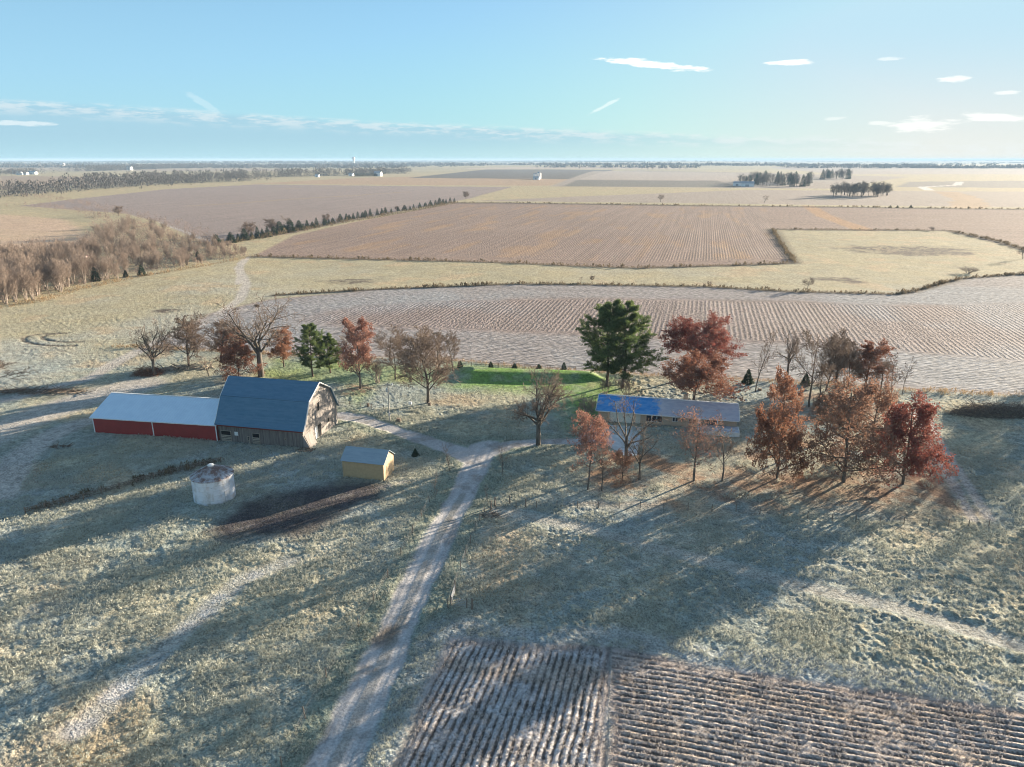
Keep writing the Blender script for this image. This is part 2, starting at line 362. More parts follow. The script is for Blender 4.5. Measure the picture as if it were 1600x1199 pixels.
def mat_ground():
    m, t, b = new_mat('land')
    at = t.node('ShaderNodeAttribute', attribute_name='base'); mk = t.node('ShaderNodeAttribute', attribute_name='mask')
    sep = t.node('ShaderNodeSeparateColor'); t.link(mk.outputs['Color'], sep.inputs[0])
    stub, rdir, grav = sep.outputs[0], sep.outputs[1], sep.outputs[2]
    pos = t.node('ShaderNodeNewGeometry').outputs['Position']
    dist = t.node('ShaderNodeVectorMath', operation='LENGTH'); t.link(pos, dist.inputs[0]); dist = dist.outputs['Value']
    # crop rows: noise stretched along the row, two directions
    def rowtex(rot, s1, s2):
        v = t.mapv(pos, (1, 1, 0), (0, 0, rot)); v = t.mapv(v, (s1, s2, 0))
        return t.noise(v, 1, 2, .6, '2D')
    ra = R(14.8)
    rn = rowtex(ra, 1.5, .5); re_ = rowtex(ra, .5, 1.5)
    rn2 = rowtex(ra, .33, .006); re2 = rowtex(ra, .008, .3)
    rx = t.node('ShaderNodeMix'); t.link(rdir, rx.inputs[0]); t.link(rn, rx.inputs[2]); t.link(re_, rx.inputs[3])
    rx2 = t.node('ShaderNodeMix'); t.link(rdir, rx2.inputs[0]); t.link(rn2, rx2.inputs[2]); t.link(re2, rx2.inputs[3])
    def drill(rot):
        v = t.node('ShaderNodeSeparateXYZ'); wv = t.noise(pos, .25, 2, .5)
        t.link(t.mapv(pos, (1, 1, 0), (0, 0, rot)), v.inputs[0]); return v
    dv = drill(ra); wv = t.math('MULTIPLY', t.noise(pos, .06, 2, .5), .5)
    sA = t.math('SINE', t.math('ADD', t.math('MULTIPLY', dv.outputs[0], 2 * math.pi / 1.52), wv)); sB = t.math('SINE', t.math('ADD', t.math('MULTIPLY', dv.outputs[1], 2 * math.pi / 1.52), wv))
    sx_ = t.node('ShaderNodeMix'); t.link(rdir, sx_.inputs[0]); t.link(sA, sx_.inputs[2]); t.link(t.math('MULTIPLY', sB, .45), sx_.inputs[3])
    sfade = t.math('MULTIPLY', t.ramp(dist, 900, 450), t.math('MULTIPLY_ADD', t.ramp(t.noise(pos, .025, 3, .6), .3, .65), .75, .3))
    rows = t.ramp(t.math('ADD', rx.outputs[0], t.math('MULTIPLY', t.math('MULTIPLY', sx_.outputs[0], sfade), .20)), .30, .70); rows2 = t.ramp(rx2.outputs[0], .3, .7)
    f1 = t.noise(pos, 3.2, 4, .7); f2 = t.noise(pos, .8, 4, .65); f3 = t.noise(pos, .11, 3, .6)
    v = t.math('ADD', t.math('MULTIPLY', t.ramp(f1, .3, .7), .55), t.math('MULTIPLY', t.ramp(f2, .3, .7), .45))
    f0 = t.noise(pos, 7.5, 3, .7); v = t.math('ADD', t.math('MULTIPLY', v, .7), t.math('MULTIPLY', t.ramp(f0, .3, .7), .3))
    grassy = t.math('MULTIPLY_ADD', v, 1.5, .25)
    gr2 = t.math('MULTIPLY_ADD', f3, .5, .75)
    grassy = t.math('MULTIPLY', grassy, gr2)
    stubv = t.math('MULTIPLY_ADD', rows, .62, .50); stubv = t.math('MULTIPLY', stubv, t.math('MULTIPLY_ADD', rows2, .20, .92))
    stubv = t.math('MULTIPLY', stubv, t.math('MULTIPLY_ADD', f2, .7, .65))
    mx = t.node('ShaderNodeMix'); t.link(stub, mx.inputs[0]); t.link(grassy, mx.inputs[2]); t.link(stubv, mx.inputs[3])
    gv = t.math('MULTIPLY_ADD', t.ramp(f1, .3, .7), .5, .75)
    mx2 = t.node('ShaderNodeMix'); t.link(grav, mx2.inputs[0]); t.link(mx.outputs[0], mx2.inputs[2]); t.link(gv, mx2.inputs[3])
    cc = t.node('ShaderNodeVectorMath', operation='SCALE'); t.link(at.outputs['Color'], cc.inputs[0]); t.link(mx2.outputs[0], cc.inputs['Scale'])
    # scattered frosted blades: pale bluish flecks; straw flecks
    fr = t.noise(pos, 5.5, 2, .6); fm = t.math('MULTIPLY', t.ramp(fr, .56, .68), t.ramp(t.noise(pos, .06, 3), .4, .65))
    fm = t.math('MULTIPLY', fm, .32)
    c2 = t.mixc(fm, cc.outputs[0], (.46, .48, .50))
    sf = t.math('MULTIPLY', t.ramp(t.noise(t.mapv(pos, (1.3, 1, 1)), 4.1, 2, .6), .60, .72), .45)
    nograv = t.math('SUBTRACT', 1, grav)
    sf = t.math('MULTIPLY', sf, nograv)
    c3 = t.mixc(sf, c2, (.42, .32, .17))
    t.link(c3, b.inputs['Base Color']); b.inputs['Roughness'].default_value = .95
    b.inputs['Specular IOR Level'].default_value = .12
    # bump
    hb = t.math('ADD', t.math('MULTIPLY', f1, .20), t.math('MULTIPLY', f2, .30))
    hs = t.math('ADD', t.math('MULTIPLY', rows, .16), t.math('MULTIPLY', f1, .06))
    hx = t.node('ShaderNodeMix'); t.link(stub, hx.inputs[0]); t.link(hb, hx.inputs[2]); t.link(hs, hx.inputs[3])
    amp = t.math('SUBTRACT', 1, t.math('MULTIPLY', grav, .75))
    hh = t.math('MULTIPLY', hx.outputs[0], amp)
    bp = t.node('ShaderNodeBump'); bp.inputs['Strength'].default_value = .8; bp.inputs['Distance'].default_value = 1.0
    t.link(hh, bp.inputs['Height']); t.link(bp.outputs[0], b.inputs['Normal'])
    return m

def solid(name, col, rough=.85, var=.25, scale=2.0, metal=0, spec=.3, stretch=(1, 1, 1), col2=None, bump=0, objc=True, detail=3, lo=.35, hi=.65):
    m, t, b = new_mat(name)
    co = t.node('ShaderNodeTexCoord').outputs['Object']
    v = t.mapv(co, stretch)
    f = t.ramp(t.noise(v, scale, detail, .65), lo, hi)
    a = tuple(col); c2 = tuple(col2) if col2 else tuple(x * (1 - var) for x in a)
    t.link(t.mixc(f, a, c2), b.inputs['Base Color'])
    b.inputs['Roughness'].default_value = rough; b.inputs['Metallic'].default_value = metal; b.inputs['Specular IOR Level'].default_value = spec
    if bump:
        bp = t.node('ShaderNodeBump'); bp.inputs['Strength'].default_value = bump; bp.inputs['Distance'].default_value = .05
        t.link(f, bp.inputs['Height']); t.link(bp.outputs[0], b.inputs['Normal'])
    return m
def mat_leaf(name, cols, trans=.35):
    """cols = two ends; varied by a per-face random and by position in the crown"""
    m, t, b = new_mat(name)
    at = t.node('ShaderNodeAttribute', attribute_name='rnd')
    co = t.node('ShaderNodeTexCoord').outputs['Object']
    f = t.math('ADD', t.math('MULTIPLY', at.outputs['Fac'], .6), t.math('MULTIPLY', t.ramp(t.noise(co, .5, 2), .35, .65), .4))
    c = t.mixc(f, cols[0], cols[1])
    t.link(c, b.inputs['Base Color']); b.inputs['Roughness'].default_value = .75; b.inputs['Specular IOR Level'].default_value = .2
    tr = t.node('ShaderNodeBsdfTranslucent'); t.link(c, tr.inputs[0])
    mx = t.node('ShaderNodeMixShader'); mx.inputs[0].default_value = trans
    out = [n for n in t.n if n.type == 'OUTPUT_MATERIAL'][0]
    t.link(b.outputs[0], mx.inputs[1]); t.link(tr.outputs[0], mx.inputs[2]); t.link(mx.outputs[0], out.inputs[0])
    return m

# ------------------------------------------------------------------ tagging
def tag(o, label=None, cat=None, group=None, kind=None):
    if label: o['label'] = label
    if cat: o['category'] = cat
    if group: o['group'] = group
    if kind: o['kind'] = kind
    return o
def empty(name, loc, rz=0):
    o = bpy.data.objects.new(name, None); C.objects.link(o); o.location = loc; o.rotation_euler = (0, 0, rz); o.empty_display_size = .3
    return o
def link(name, me, parent=None, mat=None):
    if mat is not None and not me.materials: me.materials.append(mat)
    o = bpy.data.objects.new(name, me); C.objects.link(o)
    if parent is not None: o.parent = parent
    return o
def copy_tree(o, parent=None):
    c = o.copy(); C.objects.link(c)
    c.parent = parent
    for ch in list(o.children): copy_tree(ch, c)
    return c
class MB:
    def __init__(s): s.v = []; s.f = []
    def poly(s, pts):
        k = len(s.v); s.v += [tuple(p) for p in pts]; s.f.append(tuple(range(k, k + len(pts)))); return s
    def box(s, a, b):
        (x0, y0, z0), (x1, y1, z1) = a, b; k = len(s.v)
        s.v += [(x0, y0, z0), (x1, y0, z0), (x1, y1, z0), (x0, y1, z0), (x0, y0, z1), (x1, y0, z1), (x1, y1, z1), (x0, y1, z1)]
        s.f += [tuple(k + i for i in q) for q in ((0, 3, 2, 1), (4, 5, 6, 7), (0, 1, 5, 4), (1, 2, 6, 5), (2, 3, 7, 6), (3, 0, 4, 7))]; return s
    def extr(s, prof, d):
        """closed profile (list of 3-D points) pushed along vector d"""
        k = len(s.v); n = len(prof)
        s.v += [tuple(p) for p in prof] + [tuple(p[i] + d[i] for i in range(3)) for p in prof]
        s.f.append(tuple(range(k + n - 1, k - 1, -1))); s.f.append(tuple(range(k + n, k + 2 * n)))
        for i in range(n): j = (i + 1) % n; s.f.append((k + i, k + j, k + n + j, k + n + i))
        return s
    def tube(s, a, b, r0, r1, n=6, cap=True):
        a = np.array(a, float); b = np.array(b, float); d = b - a; d /= np.linalg.norm(d) + 1e-9
        u = np.cross(d, (0, 0, 1) if abs(d[2]) < .9 else (1, 0, 0)); u /= np.linalg.norm(u); w = np.cross(d, u); k = len(s.v)
        for c, r in ((a, r0), (b, r1)):
            for i in range(n):
                t = 2 * math.pi * i / n; s.v.append(tuple(c + r * (math.cos(t) * u + math.sin(t) * w)))
        for i in range(n): j = (i + 1) % n; s.f.append((k + i, k + j, k + n + j, k + n + i))
        if cap: s.f.append(tuple(range(k + n - 1, k - 1, -1))); s.f.append(tuple(range(k + n, k + 2 * n)))
        return s
    def lathe(s, prof, n=32):
        k = len(s.v)
        for r, z in prof:
            for i in range(n):
                t = 2 * math.pi * i / n; s.v.append((r * math.cos(t), r * math.sin(t), z))
        for q in range(len(prof) - 1):
            for i in range(n): j = (i + 1) % n; s.f.append((k + q * n + i, k + q * n + j, k + (q + 1) * n + j, k + (q + 1) * n + i))
        return s
    def build(s, name, mat, parent=None, smooth=False):
        me = bpy.data.meshes.new(name); me.from_pydata(s.v, [], s.f); me.update()
        if smooth:
            for p in me.polygons: p.use_smooth = True
        me.materials.append(mat)
        return link(name, me, parent)

# ------------------------------------------------------------------ trees
def unit(v): return v / (np.linalg.norm(v) + 1e-9)
class Skel:
    """collects branches; tubes are made in one go"""
    def __init__(s, seed): s.g = random.Random(seed); s.br = []; s.tips = []
    def branch(s, p, d, L, r, lev, cfg):
        ga = s.g.gauss; un = s.g.uniform; c = cfg[lev]
        n = c['seg']; x, y, z = p; dx, dy, dz = d; q = math.sqrt(dx * dx + dy * dy + dz * dz) + 1e-9; dx /= q; dy /= q; dz /= q
        pts = [(x, y, z)]; rad = [r]; w_ = c['wig']; up = c['up']; st = L / n; ds = []
        for i in range(n):
            dx += ga(0, w_); dy += ga(0, w_); dz += ga(0, w_) + up
            q = math.sqrt(dx * dx + dy * dy + dz * dz) + 1e-9; dx /= q; dy /= q; dz /= q
            x += dx * st; y += dy * st; z += dz * st
            pts.append((x, y, z)); ds.append((dx, dy, dz)); rad.append(max(r * (1 - (i + 1) / n * (1 - c['end'])), .004))
        s.br.append((pts, rad, c['side'], lev))
        if lev + 1 < len(cfg):
            nc = int(c['kids'] * un(.8, 1.2) + .5); fr = c['from']
            for k in range(nc):
                t = fr + (1 - fr) * (k + un(.2, .8)) / nc
                xx = t * n; i = min(int(xx), n - 1); f = xx - i
                P, Q = pts[i], pts[i + 1]; o = (P[0] + (Q[0] - P[0]) * f, P[1] + (Q[1] - P[1]) * f, P[2] + (Q[2] - P[2]) * f)
                bx, by, bz = ds[i]; a = k * 2.4 + un(-.5, .5)
                rx, ry, rz = (.3, .1, 1) if abs(bz) < .9 else (1, 0, 0)
                ux, uy, uz = by * rz - bz * ry, bz * rx - bx * rz, bx * ry - by * rx
                q = math.sqrt(ux * ux + uy * uy + uz * uz) + 1e-9; ux /= q; uy /= q; uz /= q
                wx, wy, wz = by * uz - bz * uy, bz * ux - bx * uz, bx * uy - by * ux
                sp = R(c['ang'] * un(.75, 1.25)); cs, sn = math.cos(sp), math.sin(sp); ca, sa = math.cos(a), math.sin(a)
                nd = (bx * cs + (ux * ca + wx * sa) * sn, by * cs + (uy * ca + wy * sa) * sn, bz * cs + (uz * ca + wz * sa) * sn)
                rr = rad[i] + (rad[i + 1] - rad[i]) * f
                s.branch(o, nd, L * c['len'] * (un(1 - c['vr'], 1 + c['vr']) if 'vr' in c else un(.7, 1.2)) * (1 - c.get('tap', .35) * (t - fr)), rr * c['rr'], lev + 1, cfg)
        else: s.tips.append(pts[-1])
        if lev == len(cfg) - 1: s.tips.append(pts[len(pts) // 2])
    def mesh(s, levs, name, minr=0):
        V = []; Fs = []; k = 0; grp = {}
        for pts, rad, sd, lev in s.br:
            if lev in levs: grp.setdefault((len(pts), sd), []).append((pts, rad))
        for (n, sd), lst in grp.items():
            P = np.array([q[0] for q in lst], float); Rd = np.maximum(np.array([q[1] for q in lst], float), minr); B = len(lst)
            d = np.gradient(P, axis=1); d /= np.linalg.norm(d, axis=2, keepdims=True) + 1e-9
            ref = np.where(np.abs(d[:, :1, 2:3]) < .8, np.array((0, 0, 1.)), np.array((1., 0, 0)))
            ref = np.broadcast_to(ref, d.shape)
            u = np.cross(d, ref); u /= np.linalg.norm(u, axis=2, keepdims=True) + 1e-9; w = np.cross(d, u)
            t = np.arange(sd) * 2 * np.pi / sd
            rv = P[:, :, None, :] + Rd[:, :, None, None] * (np.cos(t)[None, None, :, None] * u[:, :, None, :] + np.sin(t)[None, None, :, None] * w[:, :, None, :])
            V.append(rv.reshape(-1, 3))
            i = (np.arange(B)[:, None, None] * n + np.arange(n - 1)[None, :, None]) * sd + k; j = np.arange(sd)[None, None]; j2 = (j + 1) % sd
            Fs.append(np.stack([i + j, i + j2, i + sd + j2, i + sd + j], -1).reshape(-1, 4)); k += B * n * sd
        me = mesh_np(name, np.concatenate(V), np.concatenate(Fs))
        me.polygons.foreach_set('use_smooth', np.ones(len(me.polygons), bool))
        return me
def leaf_mesh(name, cen, size, g, flat=0.0, aspect=1.0, dirs=None, jit=.35):
    n = len(cen)
    a = g.normal(size=(n, 3)); a[:, 2] *= (1 - flat); 
    if dirs is not None: a = dirs + jit * a
    a /= np.linalg.norm(a, axis=1)[:, None]
    b = np.cross(a, g.normal(size=(n, 3))); b /= np.linalg.norm(b, axis=1)[:, None]
    sz = (size * g.uniform(.6, 1.3, n))[:, None]
    A = a * sz * .5; B = b * sz * .5 * aspect
    # a kinked leaf clump: diamond
    V = np.stack([cen - A, cen + B * .9 - A * .1, cen + A, cen - B + A * .15], 1).reshape(-1, 3)
    me = mesh_np(name, V, np.arange(4 * n).reshape(-1, 4))
    at = me.attributes.new('rnd', 'FLOAT', 'FACE'); at.data.foreach_set('value', g.uniform(0, 1, n).astype(np.float32))
    return me

BARE = [dict(seg=7, wig=.06, up=.03, end=.25, side=8, kids=9, **{'from': .28}, ang=48, len=.55, rr=.55, tap=.35),
        dict(seg=6, wig=.13, up=.06, end=.25, side=5, kids=9, **{'from': .25}, ang=42, len=.52, rr=.55),
        dict(seg=4, wig=.16, up=.05, end=.3, side=4, kids=7, **{'from': .15}, ang=38, len=.5, rr=.5),
        dict(seg=3, wig=.18, up=.03, end=.4, side=3, kids=5, **{'from': .1}, ang=38, len=.55, rr=.55),
        dict(seg=2, wig=.2, up=.02, end=.4, side=3, kids=0, **{'from': 0}, ang=0, len=0, rr=0)]
def cfg(**kw):
    """kw: lists applied per level"""
    out = [dict(c) for c in BARE]
    for k, vals in kw.items():
        for c, v in zip(out, vals):
            if v is not None: c['from' if k == 'frm' else k] = v
    return out
MATS = {}
def setup_mats():
    M = MATS
    M['bark'] = solid('grey_bark', (.17, .145, .12), .95, scale=3, stretch=(1, 1, .25), col2=(.075, .062, .05), bump=.6)
    M['twig'] = solid('twig_bark', (.27, .20, .15), .9, scale=1, col2=(.17, .12, .09))
    M['paletwig'] = solid('pale_twig_bark', (.31, .245, .20), .9, scale=1, col2=(.22, .165, .13)); M['palebark'] = solid('pale_trunk_bark', (.42, .355, .30), .9, scale=1, col2=(.28, .23, .19))
    M['pinebark'] = solid('pine_bark', (.14, .09, .065), .95, scale=3, stretch=(1, 1, .3), col2=(.07, .05, .04), bump=.5)
    M['rust'] = mat_leaf('rust_leaves', [(.23, .09, .055), (.34, .17, .11)])
    M['red'] = mat_leaf('red_leaves', [(.21, .06, .05), (.32, .125, .09)])
    M['orange'] = mat_leaf('orange_brown_leaves', [(.26, .115, .07), (.36, .195, .12)])
    M['brown'] = mat_leaf('brown_leaves', [(.24, .13, .085), (.34, .20, .14)])
    M['pink'] = mat_leaf('pinkish_leaves', [(.29, .13, .10), (.39, .22, .16)])
    M['needle'] = mat_leaf('pine_needles', [(.055, .105, .035), (.19, .23, .085)], .45)
    M['spruce'] = mat_leaf('spruce_needles', [(.025, .05, .03), (.055, .09, .05)], .15)
    M['brush'] = solid('brush_wood', (.26, .20, .15), .95, scale=2, col2=(.12, .09, .07))
    M['farwood'] = mat_leaf('far_wood_twigs', [(.075, .07, .068), (.15, .13, .115)], .1)
    M['scrub'] = mat_leaf('scrub_twigs', [(.20, .15, .12), (.32, .235, .185)], .3)

PROTO = {}
def proto(kind, var):
    """unit meshes, 10 m tall trees; returns [(part, mesh, mat)]"""
    key = (kind, var)
    if key in PROTO: return PROTO[key]
    M = MATS; seed = abs(hash_str(kind)) % 9999 + var * 13; g = np.random.default_rng(seed)
    out = []
    if kind in ('open', 'bare', 'gnarly', 'slim', 'round', 'sapling', 'multi'):
        s = Skel(seed)
        if kind == 'bare': c = cfg(); L = 8.8; r = .20
        if kind == 'round': c = cfg(kids=[12, 10, 9, 6], ang=[52, 42, 40, 40], frm=[.22, .2, .15, .1]); L = 8.0; r = .22
        if kind == 'gnarly': c = cfg(seg=[5, 8], kids=[8, 8, 7, 4], ang=[40, 46, 46, 45], wig=[.02, .15, .26, .28, .3], up=[.02, .07, .05], rr=[.62, .55, .55, .6], frm=[.58, .28, .2, .1], len=[1.2, .48, .5, .5], end=[.6, .3, .3], tap=[0]); L = 4.3; r = .36
        if kind == 'open': c = cfg(seg=[5, 8], kids=[6, 6, 5, 2], ang=[36, 46, 46, 45], wig=[.02, .15, .24, .26, .3], up=[.02, .07, .05], rr=[.62, .55, .55, .6], frm=[.55, .28, .2, .1], len=[1.25, .48, .5, .5], end=[.6, .3, .3], tap=[0]); L = 4.3; r = .28
        if kind == 'slim': c = cfg(kids=[9, 5, 4, 3], ang=[32, 32, 32, 32], len=[.34, .5, .5, .5], frm=[.3, .25, .2, .1]); L = 9.4; r = .13
        if kind == 'sapling': c = cfg(kids=[10, 6, 4, 0], ang=[30, 30, 30, 30], len=[.4, .5, .5, .5], frm=[.15, .2, .2, .1])[:4]; c[3]['kids'] = 0; L = 9.2; r = .14
        if kind == 'multi':
            c = cfg(kids=[7, 6, 4, 0], ang=[22, 24, 26, 30], len=[.42, .5, .5, .5], frm=[.3, .2, .1, .1], side=[5, 4, 3, 3], wig=[.07, .1, .12, .14], up=[.04, .06, .05, .04])[:4]
            for q in range(9):
                a = q * 2.4; t = g.uniform(.08, .34)
                s.branch((math.cos(a) * .4, math.sin(a) * .4, 0), (math.cos(a) * t, math.sin(a) * t, 1), g.uniform(6, 9), .115, 0, c)
        else: s.branch((0, 0, -.3), (0, 0, 1) if kind in ('gnarly', 'open') else (g.uniform(-.06, .06), g.uniform(-.06, .06), 1), L, r, 0, c)
        top = {0, 1} if kind != 'multi' else {0}
        m1 = s.mesh(top, kind + '_trunk'); m2 = s.mesh(set(range(5)) - top, kind + '_crown', .020 if kind != 'multi' else .02)
        tw = M['paletwig'] if kind in ('multi', 'sapling') else M['twig']
        out = [('trunk', m1, M['bark'] if kind != 'multi' else M['palebark']), ('crown', m2, tw)]
        if kind in ('gnarly', 'open'):  out = [('trunk', s.mesh({0, 1, 2}, 'gnarly_trunk'), M['bark']), ('crown', s.mesh({3, 4}, 'gnarly_crown', .014), M['twig'])]
    elif kind.startswith('oak'):
        # oak_<leaf>_<form>
        _, leaf, form = kind.split('_')
        s = Skel(seed)
        if form == 'broad': c = cfg(kids=[16, 9, 6, 4], ang=[60, 46, 42, 40], frm=[.40, .2, .15, .1], len=[.62, .5, .5, .5], tap=[.5], up=[.02, .06, .03], wig=[.03], vr=[.15]); L = 7.4; r = .22
        elif form == 'tall': c = cfg(kids=[19, 8, 5, 4], ang=[60, 46, 42, 40], frm=[.16, .2, .15, .1], len=[.36, .5, .5, .5], tap=[.45], wig=[.03], vr=[.2]); L = 9.0; r = .17
        elif form in ('sparse', 'high'): c = cfg(kids=[13, 8, 6, 5], ang=[50, 44, 42, 40], frm=[.42 if form == 'high' else .3, .2, .15, .1], len=[.5, .5, .5, .5], tap=[.3], wig=[.05], vr=[.2]); L = 8.2; r = .17
        else: c = cfg(kids=[26, 8, 5, 4], ang=[72, 50, 42, 40], frm=[.10, .2, .15, .1], len=[.52, .5, .5, .5], tap=[.6], wig=[.03], up=[.03, .05], vr=[.12]); L = 8.2; r = .17
        s.branch((0, 0, -.3), (0, 0, 1), L, r, 0, c)
        tips = np.array(s.tips)
        num = {'broad': 19000, 'tall': 13000, 'low': 19000, 'sparse': 1400, 'high': 8000}[form]
        if leaf == 'brown': num = int(num * .45)
        keepn = vn(tips[:, 0] * .6, tips[:, 2] * .6 + tips[:, 1] * .43, seed) 
        pr = sm(.25, .6, keepn) + .65; pr /= pr.sum()
        cen = tips[g.choice(len(tips), num, p=pr)] + g.normal(0, .13, (num, 3))
        out = [('trunk', s.mesh({0, 1, 2}, 'oak_trunk'), M['bark']), ('twigs', s.mesh({3, 4}, 'oak_twigs', .010), M['twig']),
               ('crown', leaf_mesh('oak_crown', cen, .18, g, aspect=.8), M[leaf])]
    elif kind == 'pine':
        s = Skel(seed)
        n = 40; c1 = cfg()
        trunk = np.array([(.12 * math.sin(i * .7 + var), .1 * math.cos(i * .9), -.3 + i) for i in range(11)], float)
        s.br.append(([tuple(q) for q in trunk], list(np.linspace(.2, .03, 11)), 8, 0)); cen = []; dirs = []
        bc = [dict(seg=5, wig=.07, up=.05, end=.25, side=4, kids=9, **{'from': .25}, ang=45, len=.38, rr=.5, tap=.3),
              dict(seg=3, wig=.1, up=.1, end=.4, side=3, kids=0, **{'from': .1}, ang=0, len=0, rr=0)]
        for k in range(n):
            t = .2 + .78 * (k / n); z = t * 10 - .3; a = k * 2.4 + g.uniform(-.4, .4)
            L = (3.4 * math.sin(min(1, (1.03 - t) / .75) * math.pi / 2) ** .8 + .25) * g.uniform(.65, 1.15)
            if t < .35: L *= g.uniform(.5, 1)
            i = min(int(z + .3), 9); p = trunk[i] + (trunk[i + 1] - trunk[i]) * (z + .3 - i)
            s.branch(p, (math.cos(a), math.sin(a), .05 + .5 * (t - .3)), L, .055 * (1.1 - t) + .015, 0, bc)
        for pts, rad, sd, lev in s.br[1:]:
            pts = np.array(pts)
            m = len(pts) * (34 if lev == 1 else 16)
            q = g.uniform(.35 if lev == 0 else .15, 1.03, m) * (len(pts) - 1); i = np.minimum(q.astype(int), len(pts) - 2)
            f = (q - i)[:, None]; pp = pts[i] * (1 - f) + pts[i + 1] * f
            dr = np.array([unit(pts[-1] - pts[0])] * m)
            cen.append(pp + g.normal(0, .11, (m, 3)) * (1.3, 1.3, .6) + np.array((0, 0, .04))); dirs.append(dr + np.array((0, 0, .45)))
        cen = np.concatenate(cen); dirs = np.concatenate(dirs)
        for b in range(len(s.br)): s.br[b] = (s.br[b][0], s.br[b][1], s.br[b][2], 0)
        out = [('trunk', s.mesh({0}, 'pine_trunk'), M['pinebark']), ('crown', leaf_mesh('pine_crown', cen, .25, g, aspect=.2, dirs=dirs, jit=.9), M['needle'])]
    elif kind == 'spruce':
        m = 2000 + 200 * var; t = g.uniform(0, 1, m) ** .8; lay = np.round(t * 11) / 11
        t2 = np.clip(t * .35 + lay * .65, 0, 1)
        z = .4 + 9.4 * (1 - t2); rr = (.12 + 2.35 * t2 ** (.6 + .12 * var)) * g.uniform(.3, 1.06, m) ** .6; a = g.uniform(0, 6.283, m)
        rr = rr * (1 + .12 * np.sin(a * 3 + lay * 40)); cen = np.stack([rr * np.cos(a), rr * np.sin(a), z - rr * .18], 1)
        dirs = np.stack([np.cos(a), np.sin(a), np.full(m, -.15)], 1)
        b = MB(); b.tube((0, 0, -.3), (0, 0, 9.2), .17, .03, 6)
        me = bpy.data.meshes.new('spruce_trunk'); me.from_pydata(b.v, [], b.f)
        out = [('trunk', me, M['pinebark']), ('crown', leaf_mesh('spruce_crown', cen, .75, g, aspect=.5, dirs=dirs), M['spruce'])]
    elif kind == 'fartree':
        s = Skel(seed); c = cfg(kids=[9, 7, 5], ang=[50, 42, 40], frm=[.3, .2, .1], side=[4, 3, 3], seg=[4, 3, 2])[:4]; c[3]['kids'] = 0
        c[3]['side'] = 3
        s.branch((0, 0, -.3), (0, 0, 1), 7.6, .24, 0, c)
        tips = np.array(s.tips); cen = tips[g.choice(len(tips), 900)] + g.normal(0, .3, (900, 3))
        out = [('trunk', s.mesh({0, 1}, 'far_trunk', .05), M['bark']), ('crown', leaf_mesh('far_crown', cen, .55, g, aspect=.35), M['farwood'])]
    PROTO[key] = out
    for _, me, mt in out:
        if not me.materials: me.materials.append(mt)
    return out
def hash_str(s):
    h = 5381
    for ch in s: h = (h * 33 + ord(ch)) & 0x7fffffff
    return h
MH = {}
def mesh_h(kind, var):
    if (kind, var) not in MH:
        mx = 0; wd = 0
        for _, me, _m in proto(kind, var):
            co = np.empty(len(me.vertices) * 3, np.float32); me.vertices.foreach_get('co', co); co = co.reshape(-1, 3)
            mx = max(mx, float(np.percentile(co[:, 2], 99.8))); wd = max(wd, float(np.percentile(np.abs(co[:, 0]), 99)) * 2)
        MH[(kind, var)] = (mx, wd)
    return MH[(kind, var)]
def tree(name, kind, var, px, py, top, wpx, label, cat='tree', group=None, rz=None, lean=(0, 0), hgt=None, pos=None, wm=None):
    x, y = pos if pos else gp(px, py); g0 = gz(x, y)
    h = hgt if hgt else ztop(px, py, top) - g0
    mh, mw = mesh_h(kind, var)
    sz = h / mh; sx = ((wm if wm else wpx * pxm(px, py)) / mw) if (wpx or wm) else sz
    e = empty(name, (x, y, g0 - .02), rz if rz is not None else random.uniform(0, 6.28))
    e.scale = (sx, sx, sz); e.rotation_euler[0] = lean[0]; e.rotation_euler[1] = lean[1]
    for part, me, mt in proto(kind, var): link(part, me, e)
    return tag(e, label, cat, group)

